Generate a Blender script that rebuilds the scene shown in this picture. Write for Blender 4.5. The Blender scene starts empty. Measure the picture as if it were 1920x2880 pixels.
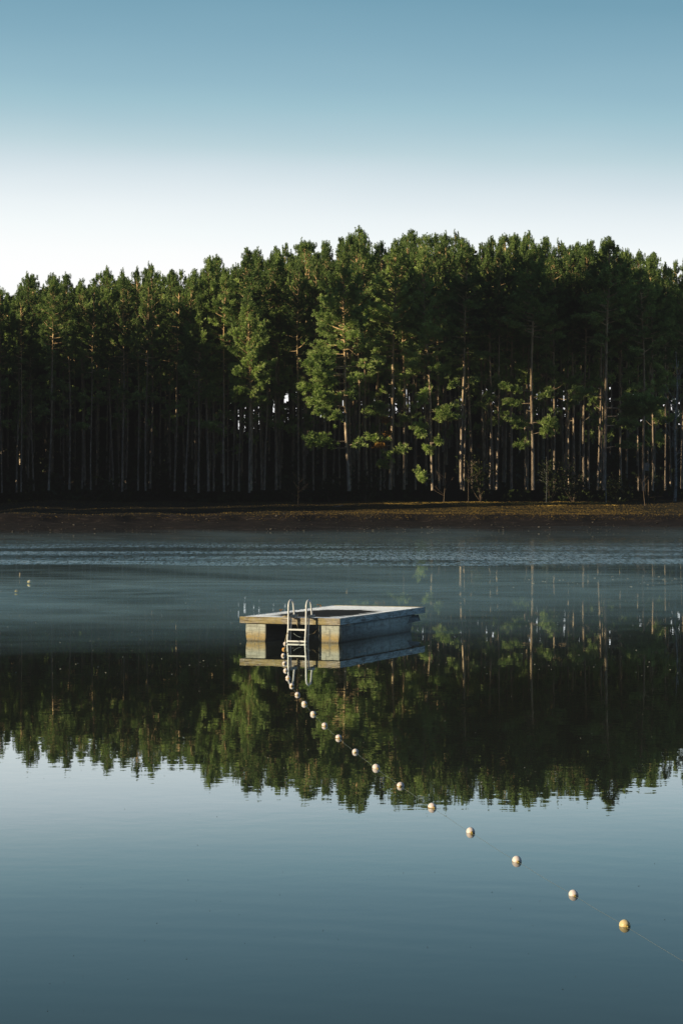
import bpy, bmesh, math, random
import numpy as np
from mathutils import Vector, Matrix, noise as mnoise

C = bpy.context.scene.collection
rng = np.random.default_rng(11)
random.seed(11)
R = math.radians

# ------------------------------------------------------------------ camera frame
F = 6800.0          # focal length in photograph pixels (85 mm)
HZ = 1370.0         # horizon row
H = 3.5             # eye height above the water


def on_water(px, py, z=0.0):
    y = F * (H - z) / (py - HZ)
    return ((px - 960) / F * y, y, z)


def at_depth(px, py, y):
    return ((px - 960) / F * y, y, H - (py - HZ) / F * y)


# ------------------------------------------------------------------ helpers
def setp(o, label=None, cat=None, group=None, kind=None):
    if label: o['label'] = label
    if cat: o['category'] = cat
    if group: o['group'] = group
    if kind: o['kind'] = kind
    return o


def empty(name, loc=(0, 0, 0), rz=0.0):
    o = bpy.data.objects.new(name, None)
    o.empty_display_size = 0.3
    o.location = loc
    o.rotation_euler = (0, 0, rz)
    C.objects.link(o)
    return o


def link_mesh(name, me, mats, parent=None, smooth=False):
    o = bpy.data.objects.new(name, me)
    for m in (mats if isinstance(mats, (list, tuple)) else [mats]):
        if m.name not in [x.name for x in me.materials if x]:
            me.materials.append(m)
    C.objects.link(o)
    if parent: o.parent = parent
    if smooth:
        me.polygons.foreach_set('use_smooth', [True] * len(me.polygons))
    return o


def np_mesh(name, verts, faces, tone=None):
    """faces: int array n x k (all of one size)"""
    me = bpy.data.meshes.new(name)
    verts = np.asarray(verts, dtype=np.float32)
    faces = np.asarray(faces, dtype=np.int32)
    k = faces.shape[1]
    me.vertices.add(len(verts))
    me.vertices.foreach_set('co', verts.ravel())
    me.loops.add(faces.size)
    me.loops.foreach_set('vertex_index', faces.ravel())
    me.polygons.add(len(faces))
    me.polygons.foreach_set('loop_start', np.arange(0, faces.size, k, dtype=np.int32))
    me.polygons.foreach_set('loop_total', np.full(len(faces), k, dtype=np.int32))
    if tone is not None:
        a = me.attributes.new('tone', 'FLOAT', 'POINT')
        a.data.foreach_set('value', np.asarray(tone, dtype=np.float32))
    me.update(calc_edges=True)
    return me


def nrm(v):
    return v / np.maximum(np.linalg.norm(v, axis=-1, keepdims=True), 1e-9)


class MB:
    """collects quads/tris for one mesh"""
    def __init__(self):
        self.bm = bmesh.new()

    def box(self, x0, x1, y0, y1, z0, z1, bevel=0.0, rot=None):
        r = bmesh.ops.create_cube(self.bm, size=1)
        vs = r['verts']
        for v in vs:
            v.co = Vector(((x0 + x1) / 2 + v.co.x * (x1 - x0), (y0 + y1) / 2 + v.co.y * (y1 - y0), (z0 + z1) / 2 + v.co.z * (z1 - z0)))
        if bevel:
            es = list({e for v in vs for e in v.link_edges})
            bmesh.ops.bevel(self.bm, geom=es, offset=bevel, segments=2, affect='EDGES', profile=0.7)
        return self

    def tube(self, pts, rad, n=10, cap=True):
        pts = [Vector(p) for p in pts]
        if not hasattr(rad, '__len__'): rad = [rad] * len(pts)
        rings = []
        up = Vector((0, 0, 1))
        t0 = (pts[1] - pts[0]).normalized()
        a = up if abs(t0.dot(up)) < 0.9 else Vector((1, 0, 0))
        u = t0.cross(a).normalized()
        for i, p in enumerate(pts):
            t = (pts[min(i + 1, len(pts) - 1)] - pts[max(i - 1, 0)]).normalized()
            u = (u - t * u.dot(t)).normalized()
            w = t.cross(u)
            rings.append([self.bm.verts.new(p + (u * math.cos(2 * math.pi * k / n) + w * math.sin(2 * math.pi * k / n)) * rad[i]) for k in range(n)])
        for i in range(len(rings) - 1):
            for k in range(n):
                f = self.bm.faces.new((rings[i][k], rings[i][(k + 1) % n], rings[i + 1][(k + 1) % n], rings[i + 1][k]))
                f.smooth = True
        if cap:
            self.bm.faces.new(rings[0][::-1]); self.bm.faces.new(rings[-1])
        return self

    def lathe(self, prof, n=24, mat=None):
        """prof: (axis pos along X, radius)"""
        rings = []
        for x, r in prof:
            rings.append([self.bm.verts.new((x, r * math.cos(2 * math.pi * k / n), r * math.sin(2 * math.pi * k / n))) for k in range(n)])
        for i in range(len(rings) - 1):
            for k in range(n):
                f = self.bm.faces.new((rings[i][k], rings[i + 1][k], rings[i + 1][(k + 1) % n], rings[i][(k + 1) % n]))
                f.smooth = True
        self.bm.faces.new(rings[0]); self.bm.faces.new(rings[-1][::-1])
        return self

    def prism(self, prof, y0, y1):
        a = [self.bm.verts.new((x, y0, z)) for x, z in prof]
        b = [self.bm.verts.new((x, y1, z)) for x, z in prof]
        n = len(prof)
        for k in range(n):
            self.bm.faces.new((a[k], a[(k + 1) % n], b[(k + 1) % n], b[k]))
        self.bm.faces.new(a[::-1]); self.bm.faces.new(b)
        return self

    def build(self, name, mats, parent=None):
        bmesh.ops.recalc_face_normals(self.bm, faces=self.bm.faces)
        me = bpy.data.meshes.new(name)
        self.bm.to_mesh(me); self.bm.free()
        return link_mesh(name, me, mats, parent)


# ------------------------------------------------------------------ material kit
class NT:
    def __init__(self, tree):
        self.t = tree; self.n = tree.nodes; self.l = tree.links

    def add(self, typ, **kw):
        nd = self.n.new(typ)
        for k, v in kw.items():
            if k.startswith('i_'):
                key = k[2:]
                key = int(key) if key.isdigit() else key.replace('_', ' ')
                self.put(nd.inputs[key], v)
            else:
                setattr(nd, k, v)
        return nd

    def put(self, sock, v):
        if isinstance(v, bpy.types.NodeSocket): self.l.new(v, sock)
        else: sock.default_value = v

    def math(self, op, a, b=None, c=None, clamp=False):
        nd = self.n.new('ShaderNodeMath'); nd.operation = op; nd.use_clamp = clamp
        self.put(nd.inputs[0], a)
        if b is not None: self.put(nd.inputs[1], b)
        if c is not None: self.put(nd.inputs[2], c)
        return nd.outputs[0]

    def maprange(self, v, a, b, c=0.0, d=1.0, smooth=True):
        nd = self.n.new('ShaderNodeMapRange'); nd.clamp = True
        if smooth: nd.interpolation_type = 'SMOOTHSTEP'
        self.put(nd.inputs[0], v)
        for i, x in enumerate((a, b, c, d)): self.put(nd.inputs[i + 1], x)
        return nd.outputs[0]

    def noise(self, vec, scale, detail=3.0, rough=0.55, dist=0.0):
        nd = self.n.new('ShaderNodeTexNoise')
        self.put(nd.inputs['Vector'], vec); nd.inputs['Scale'].default_value = scale
        nd.inputs['Detail'].default_value = detail; nd.inputs['Roughness'].default_value = rough
        nd.inputs['Distortion'].default_value = dist
        return nd.outputs['Fac']

    def scale(self, vec, s, off=(0, 0, 0)):
        nd = self.n.new('ShaderNodeMapping')
        self.put(nd.inputs['Vector'], vec); nd.inputs['Scale'].default_value = s; nd.inputs['Location'].default_value = off
        return nd.outputs[0]

    def ramp(self, v, stops, interp='LINEAR'):
        nd = self.n.new('ShaderNodeValToRGB'); nd.color_ramp.interpolation = interp
        cr = nd.color_ramp
        while len(cr.elements) > 1: cr.elements.remove(cr.elements[0])
        for i, (p, c) in enumerate(stops):
            if not hasattr(c, '__len__'): c = (c, c, c)
            if i == 0: e = cr.elements[0]; e.position = p
            else: e = cr.elements.new(p)
            e.color = (*c[:3], 1)
        self.put(nd.inputs[0], v)
        return nd.outputs[0]

    def mix(self, f, a, b, blend='MIX'):
        nd = self.n.new('ShaderNodeMix'); nd.data_type = 'RGBA'; nd.blend_type = blend
        self.put(nd.inputs[0], f)
        for s, v in ((6, a), (7, b)):
            if isinstance(v, (tuple, list)): v = (*v[:3], 1)
            self.put(nd.inputs[s], v)
        return nd.outputs[2]

    def shmix(self, f, a, b):
        nd = self.n.new('ShaderNodeMixShader')
        self.put(nd.inputs[0], f); self.l.new(a, nd.inputs[1]); self.l.new(b, nd.inputs[2])
        return nd.outputs[0]


def new_mat(name):
    m = bpy.data.materials.new(name); m.use_nodes = True
    t = NT(m.node_tree); t.n.clear()
    out = t.n.new('ShaderNodeOutputMaterial')
    return m, t, out.inputs['Surface']


def principled(t, col, rough=0.7, metal=0.0, normal=None, spec=0.5):
    p = t.n.new('ShaderNodeBsdfPrincipled')
    if isinstance(col, (tuple, list)): col = (*col[:3], 1)
    t.put(p.inputs['Base Color'], col); t.put(p.inputs['Roughness'], rough)
    t.put(p.inputs['Metallic'], metal)
    t.put(p.inputs['Specular IOR Level'], spec)
    if normal is not None: t.l.new(normal, p.inputs['Normal'])
    return p.outputs[0]


def bump(t, h, dist=0.01, strength=1.0):
    b = t.n.new('ShaderNodeBump')
    t.put(b.inputs['Height'], h); b.inputs['Distance'].default_value = dist; b.inputs['Strength'].default_value = strength
    return b.outputs[0]


def srgb(r, g, b):
    f = lambda c: (c / 255 / 12.92) if c <= 10 else ((c / 255 + 0.055) / 1.055) ** 2.4
    return (f(r), f(g), f(b))


M = {}


def make_materials():
    # --- pine needles
    m, t, s = new_mat('pine_needles')
    at = t.add('ShaderNodeAttribute', attribute_name='tone')
    oi = t.add('ShaderNodeObjectInfo')
    v = t.math('ADD', t.math('MULTIPLY', at.outputs['Fac'], 0.86), t.math('MULTIPLY', oi.outputs['Random'], 0.22))
    col = t.ramp(v, [(0.0, (.028, .052, .020)), (0.32, (.086, .155, .048)), (0.62, (.31, .42, .145)), (1.0, (.66, .76, .32))])
    p = principled(t, col, 0.55, spec=0.35)
    tr = t.add('ShaderNodeBsdfTranslucent'); t.put(tr.inputs[0], t.mix(1.0, col, (.75, .95, .35), 'MULTIPLY'))
    t.l.new(t.shmix(0.35, p, tr.outputs[0]), s); M['needles'] = m
    # --- far needles (deep wood)
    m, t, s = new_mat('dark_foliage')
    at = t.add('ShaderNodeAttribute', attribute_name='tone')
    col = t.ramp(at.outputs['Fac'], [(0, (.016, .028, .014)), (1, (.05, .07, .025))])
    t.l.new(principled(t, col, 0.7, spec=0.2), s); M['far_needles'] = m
    # --- dead leaves, brown/orange
    m, t, s = new_mat('dead_foliage')
    at = t.add('ShaderNodeAttribute', attribute_name='tone')
    col = t.ramp(at.outputs['Fac'], [(0, (.16, .07, .015)), (1, (.42, .24, .05))])
    t.l.new(principled(t, col, 0.7, spec=0.2), s); M['dead'] = m
    # --- leaf green of the understorey
    m, t, s = new_mat('broad_leaves')
    at = t.add('ShaderNodeAttribute', attribute_name='tone')
    col = t.ramp(at.outputs['Fac'], [(0, (.02, .035, .010)), (0.7, (.07, .10, .025)), (1, (.20, .19, .05))])
    p = principled(t, col, 0.5, spec=0.4)
    tr = t.add('ShaderNodeBsdfTranslucent'); t.put(tr.inputs[0], col)
    t.l.new(t.shmix(0.25, p, tr.outputs[0]), s); M['leaves'] = m
    # --- bark
    m, t, s = new_mat('pine_bark')
    tc = t.add('ShaderNodeTexCoord')
    ob = tc.outputs['Object']
    n1 = t.noise(t.scale(ob, (1, 1, .28)), 5.5, 5, .65)
    n2 = t.noise(t.scale(ob, (1, 1, .12)), 1.3, 3, .5)
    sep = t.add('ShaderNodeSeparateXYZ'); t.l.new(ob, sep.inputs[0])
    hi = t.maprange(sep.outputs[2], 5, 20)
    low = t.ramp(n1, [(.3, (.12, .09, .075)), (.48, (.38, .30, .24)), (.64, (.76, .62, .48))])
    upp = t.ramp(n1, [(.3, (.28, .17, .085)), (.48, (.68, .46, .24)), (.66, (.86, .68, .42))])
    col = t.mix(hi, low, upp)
    col = t.mix(t.maprange(n2, .42, .62, .0, .5), col, (.12, .10, .085))
    t.l.new(principled(t, col, 0.9, normal=bump(t, n1, .03), spec=.2), s); M['bark'] = m
    # --- pale smooth bark
    m, t, s = new_mat('pale_bark')
    tc = t.add('ShaderNodeTexCoord')
    n1 = t.noise(t.scale(tc.outputs['Object'], (1, 1, 2.2)), 2.4, 4, .6)
    col = t.ramp(n1, [(.35, (.14, .14, .13)), (.5, (.42, .42, .39)), (.7, (.60, .60, .56))])
    t.l.new(principled(t, col, 0.8, spec=.3), s); M['pale_bark'] = m
    m, t, s = new_mat('twig_bark')
    t.l.new(principled(t, (.20, .15, .11), 0.85, spec=.2), s); M['twig'] = m
    m, t, s = new_mat('dark_twig_bark')
    t.l.new(principled(t, (.07, .055, .045), 0.85, spec=.2), s); M['dark_twig'] = m
    # --- ground
    m, t, s = new_mat('bank_ground')
    g = t.add('ShaderNodeNewGeometry')
    pos = g.outputs['Position']
    sep = t.add('ShaderNodeSeparateXYZ'); t.l.new(pos, sep.inputs[0])
    n1 = t.noise(t.scale(pos, (.6, 1, 1)), 1.6, 6, .65)
    n2 = t.noise(pos, .12, 3, .5)
    clay = t.ramp(n1, [(.3, (.006, .005, .005)), (.55, (.014, .010, .010)), (.75, (.07, .055, .05))])
    grass = t.ramp(n1, [(.3, (.012, .011, .006)), (.55, (.03, .025, .013)), (.75, (.085, .065, .03))])
    litter = t.ramp(n1, [(.35, (.018, .014, .010)), (.7, (.05, .035, .022))])
    zz = t.math('ADD', sep.outputs[2], t.math('MULTIPLY', t.math('SUBTRACT', n2, .5), .8))
    col = t.mix(t.maprange(zz, 1.1, 1.45), clay, grass)
    col = t.mix(t.maprange(zz, 2.1, 2.8), col, litter)
    t.l.new(principled(t, col, 0.95, normal=bump(t, n1, .12), spec=.15), s); M['ground'] = m
    # --- dry grass
    m, t, s = new_mat('dry_grass')
    at = t.add('ShaderNodeAttribute', attribute_name='tone')
    col = t.ramp(at.outputs['Fac'], [(0, (.05, .04, .014)), (.6, (.30, .20, .045)), (1, (.80, .54, .13))])
    t.l.new(principled(t, col, 0.8, spec=.2), s); M['grass'] = m
    # --- water
    m, t, s = new_mat('lake_water')
    g = t.add('ShaderNodeNewGeometry'); pos = g.outputs['Position']
    sep = t.add('ShaderNodeSeparateXYZ'); t.l.new(pos, sep.inputs[0])
    Y = sep.outputs[1]
    calm = t.noise(t.scale(pos, (.9, 1.0, 1)), 2.6, 2.0, .5)
    swell = t.noise(t.scale(pos, (.35, 1.2, 1)), .55, 1.0, .5)
    edge = t.noise(t.scale(pos, (.05, .10, 1)), 1.0, 3, .6)
    yy = t.math('ADD', Y, t.math('MULTIPLY', t.math('SUBTRACT', edge, .5), 16))
    strip = t.math('MULTIPLY', t.maprange(yy, 105, 112), t.maprange(yy, 116, 186, 1, 0))
    patch = t.maprange(t.noise(t.scale(pos, (.03, .09, 1)), 1.6, 3, .6), .3, .65, .35, 1.0)
    rip = t.noise(t.scale(pos, (1.0, .55, 1)), 2.2, 3.0, .6)
    h = t.math('MULTIPLY', t.math('ADD', t.math('MULTIPLY', calm, .00060), t.math('MULTIPLY', swell, .0007)), t.maprange(Y, 30, 60, 1.0, .45))
    h = t.math('ADD', h, t.math('MULTIPLY', t.math('MULTIPLY', rip, t.math('MULTIPLY', strip, patch)), .005))
    ddx = t.math('ADD', sep.outputs[0], 3.0); ddy = t.math('SUBTRACT', Y, 9.0)
    dist = t.math('SQRT', t.math('ADD', t.math('MULTIPLY', ddx, ddx), t.math('MULTIPLY', ddy, ddy)))
    ring = t.math('MULTIPLY', t.math('SINE', t.math('MULTIPLY', dist, 11.0)), t.math('MULTIPLY', t.maprange(Y, 25, 20), t.maprange(swell, .4, .6)))
    h = t.math('ADD', h, t.math('MULTIPLY', ring, .00013))
    nb = bump(t, h, 1.0)
    fleck = t.maprange(t.noise(t.scale(pos, (6.5, .60, 1)), 1.0, 4.0, .7, 1.2), .34, .66)
    rough = t.math('MULTIPLY', t.math('MULTIPLY', strip, patch), t.math('ADD', .10, t.math('MULTIPLY', fleck, .45)))
    gl = t.add('ShaderNodeBsdfGlossy'); gl.inputs['Color'].default_value = (.92, .985, 1, 1)
    t.put(gl.inputs['Roughness'], rough); t.l.new(nb, gl.inputs['Normal'])
    body = t.add('ShaderNodeBsdfDiffuse'); body.inputs['Color'].default_value = (.030, .036, .024, 1)
    fr = t.add('ShaderNodeFresnel'); fr.inputs['IOR'].default_value = 1.34
    fac = t.ramp(fr.outputs[0], [(0, 0.02), (.25, .18), (.36, .37), (.46, .60), (.60, .78), (.8, .90), (1, 1)])
    t.l.new(t.shmix(fac, body.outputs[0], gl.outputs[0]), s); M['water'] = m
    # --- mist
    m, t, s = new_mat('mist')
    g = t.add('ShaderNodeNewGeometry'); pos = g.outputs['Position']
    oi = t.add('ShaderNodeObjectInfo')
    sep = t.add('ShaderNodeSeparateXYZ'); t.l.new(pos, sep.inputs[0])
    X, Y, Z = sep.outputs
    shift = t.add('ShaderNodeCombineXYZ'); t.put(shift.inputs[0], t.math('MULTIPLY', Z, 9.0)); t.put(shift.inputs[1], t.math('MULTIPLY', Z, 5.0))
    va = t.add('ShaderNodeVectorMath', operation='ADD'); t.l.new(pos, va.inputs[0]); t.l.new(shift.outputs[0], va.inputs[1])
    vp = va.outputs[0]
    big = t.noise(t.scale(vp, (.075, .075, 0), (3.3, 0, 0)), 1.0, 4, .6, 1.0)
    fine = t.noise(t.scale(vp, (.16, .35, 0)), 1.0, 4, .6, .8)
    skew = t.math('SUBTRACT', Y, t.math('MULTIPLY', X, .55))     # the mist reaches nearer on the left bank side
    skew = t.math('ADD', skew, t.math('MULTIPLY', t.math('SUBTRACT', big, .5), 10))
    env = t.ramp(t.math('DIVIDE', skew, 200.0), [(.23, 0), (.285, .10), (.33, .42), (.38, .95), (.43, 1.0), (.475, .6), (.52, .30), (.66, .16), (.75, .22), (.86, .28), (.92, .18), (.965, 0)], 'EASE')
    d = t.math('MULTIPLY', env, t.maprange(big, .38, .62, .15, 1.9))
    d = t.math('MULTIPLY', d, t.maprange(fine, .32, .68, .2, 1.7))
    a = t.math('MULTIPLY', d, .125, clamp=True)
    df = t.add('ShaderNodeBsdfDiffuse'); df.inputs['Color'].default_value = (.53, .82, .98, 1)
    tl = t.add('ShaderNodeBsdfTranslucent'); tl.inputs['Color'].default_value = (.53, .82, .98, 1)
    tp = t.add('ShaderNodeBsdfTransparent')
    t.l.new(t.shmix(a, tp.outputs[0], t.shmix(.4, df.outputs[0], tl.outputs[0])), s); M['mist'] = m
    # --- weathered wood (fascia boards)
    m, t, s = new_mat('weathered_wood')
    tc = t.add('ShaderNodeTexCoord'); ob = tc.outputs['Object']
    grain = t.noise(t.scale(ob, (1.2, 1.2, 22)), 2.2, 6, .65, .4)
    blot = t.noise(t.scale(ob, (1, 1, 1.5)), 3.0, 4, .6)
    vor = t.add('ShaderNodeTexVoronoi'); t.l.new(t.scale(ob, (1, 1, 1.6)), vor.inputs['Vector']); vor.inputs['Scale'].default_value = 2.6
    col = t.ramp(grain, [(.36, (.07, .055, .04)), (.5, (.30, .26, .21)), (.62, (.62, .60, .55))])
    col = t.mix(t.maprange(blot, .42, .6, 0, .6), col, (.42, .35, .15))
    col = t.mix(t.maprange(t.noise(t.scale(ob, (1, 1, 3)), 9, 4, .6), .55, .7, 0, .6), col, (.13, .10, .08))
    col = t.mix(t.maprange(vor.outputs['Distance'], .03, .10, .8, 0), col, (.06, .04, .025))
    t.l.new(principled(t, col, 0.8, normal=bump(t, grain, .006), spec=.3), s); M['wood'] = m
    # --- frosty side board
    m, t, s = new_mat('frosted_board')
    tc = t.add('ShaderNodeTexCoord'); ob = tc.outputs['Object']
    grain = t.noise(t.scale(ob, (1.2, 1.2, 14)), 2.5, 6, .65, .4)
    blot = t.noise(ob, 3.3, 5, .65)
    col = t.ramp(grain, [(.36, (.16, .19, .20)), (.5, (.56, .65, .69)), (.64, (.86, .93, .97))])
    col = t.mix(t.maprange(blot, .52, .72, 0, .75), col, (.60, .68, .72))
    col = t.mix(t.maprange(t.noise(ob, 7, 4, .6), .60, .72, 0, .7), col, (.09, .10, .10))
    t.l.new(principled(t, col, 0.7, normal=bump(t, grain, .006), spec=.3), s); M['side_wood'] = m
    # --- deck: frost with dark thawed middle
    m, t, s = new_mat('frosted_deck')
    tc = t.add('ShaderNodeTexCoord'); ob = tc.outputs['Object']
    sep = t.add('ShaderNodeSeparateXYZ'); t.l.new(ob, sep.inputs[0])
    n1 = t.noise(t.scale(ob, (.7, 2.4, 1)), 3.0, 6, .68)
    n2 = t.noise(t.scale(ob, (.5, 3.5, 1)), 6.0, 4, .7)
    dx = t.math('DIVIDE', t.math('ABSOLUTE', t.math('SUBTRACT', sep.outputs[0], .06)), .98)
    dy = t.math('DIVIDE', t.math('ABSOLUTE', t.math('ADD', sep.outputs[1], .72)), 1.85)
    dd = t.math('POWER', t.math('ADD', t.math('POWER', dx, 3.0), t.math('POWER', dy, 3.0)), .333)
    dd = t.math('ADD', dd, t.math('ADD', t.math('MULTIPLY', t.math('SUBTRACT', n1, .5), 1.1), t.math('MULTIPLY', t.math('SUBTRACT', n2, .5), .5)))
    fr_ = t.maprange(dd, .86, 1.02)
    fcol = t.ramp(n1, [(.25, (.52, .62, .84)), (.5, (.70, .80, 1.0)), (.8, (.80, .88, 1.0))])
    cry = t.noise(ob, 70, 3, .8)
    hh = t.math('ADD', t.math('MULTIPLY', n1, .001), t.math('MULTIPLY', t.math('MULTIPLY', cry, fr_), .008))
    dcol = t.ramp(n2, [(.3, (.012, .014, .016)), (.7, (.045, .048, .052))])
    col = t.mix(fr_, dcol, fcol)
    col = t.mix(t.math('MULTIPLY', t.maprange(n2, .60, .68), .8), col, (.07, .08, .09))
    ps = principled(t, col, t.maprange(fr_, 0, 1, .9, .30), normal=bump(t, hh, 1.0), spec=t.maprange(fr_, 0, 1, .05, .6))
    t.put(ps.node.inputs['Sheen Weight'], fr_); ps.node.inputs['Sheen Tint'].default_value = (.72, .80, 1, 1); ps.node.inputs['Sheen Roughness'].default_value = .45
    t.l.new(ps, s); M['deck'] = m
    # --- float tanks
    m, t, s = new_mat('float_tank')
    tc = t.add('ShaderNodeTexCoord'); ob = tc.outputs['Object']
    sep = t.add('ShaderNodeSeparateXYZ'); t.l.new(ob, sep.inputs[0])
    sp = t.noise(ob, 60, 3, .7)
    bd = t.noise(t.scale(ob, (1.5, 1.5, 9)), 2.0, 5, .6)
    col = t.ramp(bd, [(.3, (.24, .29, .30)), (.52, (.42, .50, .52)), (.72, (.60, .68, .70))])
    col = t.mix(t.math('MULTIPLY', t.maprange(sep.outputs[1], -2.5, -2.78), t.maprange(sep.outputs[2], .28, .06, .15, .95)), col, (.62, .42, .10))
    col = t.mix(t.maprange(sep.outputs[2], .24, .02, 0, .55), col, (.10, .10, .08))
    runs = t.noise(t.scale(ob, (1, 1, .12)), 16, 4, .7)
    col = t.mix(t.maprange(runs, .52, .66, 0, .65), col, (.09, .10, .095))
    col = t.mix(t.maprange(t.noise(t.scale(ob, (1, 1, 2.5)), 5, 5, .65), .50, .66, 0, .6), col, (.14, .155, .155))
    col = t.mix(t.maprange(sep.outputs[2], .05, .0, 0, .85), col, (.05, .045, .03))
    inner_shade = t.math('MULTIPLY', t.maprange(sep.outputs[0], -.64, -.60), t.maprange(sep.outputs[0], .72, .68))
    col = t.mix(t.maprange(sp, .45, .7, 0, .35), col, (.55, .57, .55))
    col = t.mix(inner_shade, col, (.03, .028, .02))  # shade below the deck, painted dark onto the inward tank faces
    t.l.new(principled(t, col, 0.6, normal=bump(t, bd, .01), spec=.4), s); M['float'] = m
    # --- galvanised bracket, aluminium
    m, t, s = new_mat('aluminium_tube')
    tc = t.add('ShaderNodeTexCoord')
    n1 = t.noise(tc.outputs['Object'], 9, 4, .6)
    col = t.ramp(n1, [(.3, (.70, .74, .80)), (.7, (.88, .91, .96))])
    t.l.new(principled(t, col, .38, .1, spec=.5), s); M['alu'] = m
    m, t, s = new_mat('steel_plate')
    tc = t.add('ShaderNodeTexCoord')
    n1 = t.noise(tc.outputs['Object'], 12, 4, .6)
    t.l.new(principled(t, t.ramp(n1, [(.3, (.12, .13, .13)), (.7, (.34, .36, .36))]), .5, .6), s); M['steel'] = m
    # --- ropes
    m, t, s = new_mat('rope_fibre')
    tc = t.add('ShaderNodeTexCoord')
    n1 = t.noise(tc.outputs['Object'], 40, 3, .6)
    t.l.new(principled(t, t.ramp(n1, [(.3, (.42, .33, .18)), (.7, (.72, .62, .42))]), .8, spec=.3), s); M['rope'] = m
    m, t, s = new_mat('wet_cord')
    t.l.new(principled(t, (.26, .32, .35), .5), s); M['cord'] = m
    # --- floats of the line
    def float_mat(name, a, b, lo):
        m, t, s = new_mat(name)
        tc = t.add('ShaderNodeTexCoord'); ob = tc.outputs['Object']
        n1 = t.noise(ob, 28, 4, .6); n2 = t.noise(ob, 90, 3, .6)
        sep = t.add('ShaderNodeSeparateXYZ'); t.l.new(ob, sep.inputs[0])
        col = t.mix(t.maprange(n1, .35, .68), a, b)
        col = t.mix(t.maprange(n2, .62, .72, 0, .5), col, (.25, .17, .10))
        col = t.mix(t.maprange(sep.outputs[2], .0, -.012), col, lo)
        t.l.new(principled(t, col, .45, normal=bump(t, n2, .0006), spec=.5), s); M[name] = m
    float_mat('pink_white_float', (.92, .90, .92), (.90, .72, .74), (.40, .26, .08))
    float_mat('amber_float', (.80, .46, .14), (.70, .33, .08), (.30, .16, .03))
    float_mat('yellowed_float', (.82, .72, .46), (.80, .60, .30), (.42, .28, .06))
    m, t, s = new_mat('brass_knob')
    t.l.new(principled(t, (.50, .38, .12), .45, .2), s); M['knob'] = m
    m, t, s = new_mat('white_shell'); t.l.new(principled(t, (.78, .77, .72), .4), s); M['white'] = m
    m, t, s = new_mat('grey_shell'); t.l.new(principled(t, (.14, .15, .15), .5), s); M['grey'] = m
    m, t, s = new_mat('yellow_band'); t.l.new(principled(t, (.72, .62, .16), .5), s); M['yellow'] = m
    m, t, s = new_mat('leaf_brown'); t.l.new(principled(t, (.45, .24, .09), .7), s); M['leaf'] = m
    m, t, s = new_mat('pale_speck'); t.l.new(principled(t, (.62, .62, .55), .7), s); M['speck'] = m
    m, t, s = new_mat('dark_speck'); t.l.new(principled(t, (.03, .025, .02), .8), s); M['dspeck'] = m
    m, t, s = new_mat('pale_stone'); g = t.add('ShaderNodeNewGeometry'); t.l.new(principled(t, t.ramp(t.noise(g.outputs['Position'], 3, 2, .5), [(.4, (.02, .018, .016)), (.7, (.13, .115, .10))]), .9), s); M['stone'] = m
    m, t, s = new_mat('cabinet_paint')
    tc = t.add('ShaderNodeTexCoord'); n1 = t.noise(tc.outputs['Object'], 6, 4, .6)
    t.l.new(principled(t, t.ramp(n1, [(.3, (.34, .36, .36)), (.7, (.55, .57, .57))]), .6), s); M['cabinet'] = m


make_materials()

# ------------------------------------------------------------------ terrain
def shore_y(x):
    """where the far bank meets the water; on both sides the shore comes round towards the viewer"""
    s = 192.0 + 1.6 * math.sin(x * .11 + 1) + 1.0 * math.sin(x * .31) + .6 * math.sin(x * .83 + 2) + .3 * math.sin(x * 2.1)
    if x < -40: s -= (-40 - x) * 2.6
    if x > 44: s -= (x - 44) * 2.4
    return max(s, -400)


def ground_z(x, y):
    n = mnoise.noise(Vector((x * .05, y * .05, 0))) 
    n2 = mnoise.noise(Vector((x * .35, y * .5, 3)))
    d = y - shore_y(x)
    near = 2.6 - y
    if y < 60 and d < 0 and near > 0:
        d = near
        return min(.02 + .3 * d, 1.9 + .004 * d) + .08 * n2
    if d < 0:
        # lake bed
        return max(-2.2, d * .12) - .02
    def sm(a, b, v):
        v = min(max((v - a) / (b - a), 0), 1); return v * v * (3 - 2 * v)
    z = .28 * sm(0, 3, d) + .30 * sm(2.5, 9, d) + .62 * sm(8.5 + 2 * n, 11.5 + 2 * n, d) + .82 * sm(11, 43, d)
    n3 = mnoise.noise(Vector((x * .13, 7, 0))); z += n2 * .09 * sm(0, 3, d) + n3 * .28 * sm(6, 14, d) * (1 - sm(60, 80, d))
    back = max(d - 50, 0)
    rise = 9.3 + 1.6 * math.sin(x * .075 + .6) + (1.2 if x > 24 else 0) * sm(24, 34, x)
    z += rise * sm(0, 78, back) + .4 * n * sm(0, 30, back)
    return z


def build_terrain():
    def axis(parts):
        out = []
        for a, b, st in parts: out += list(np.arange(a, b, st))
        return np.array(out + [parts[-1][1]])
    xs = axis([(-1600, -400, 150), (-400, -120, 28), (-120, -46, 4), (-46, 46, .7), (46, 120, 4), (120, 400, 28), (400, 1600, 150)])
    ys = axis([(-1200, -60, 120), (-60, -6, 6), (-6, 8, .7), (8, 120, 8), (120, 184, 4), (184, 246, .55), (246, 340, 3), (340, 480, 14), (480, 2400, 160)])
    V = np.array([[x, y, ground_z(x, y)] for y in ys for x in xs])
    nx, ny = len(xs), len(ys)
    i, j = np.meshgrid(np.arange(nx - 1), np.arange(ny - 1))
    a = (j * nx + i).ravel()
    Fc = np.stack([a, a + 1, a + nx + 1, a + nx], 1)
    me = np_mesh('ground', V, Fc)
    o = link_mesh('ground', me, M['ground'], smooth=True)
    setp(o, 'dark clay and dry grass bank rising to the forest floor', 'ground', kind='structure')


build_terrain()

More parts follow.
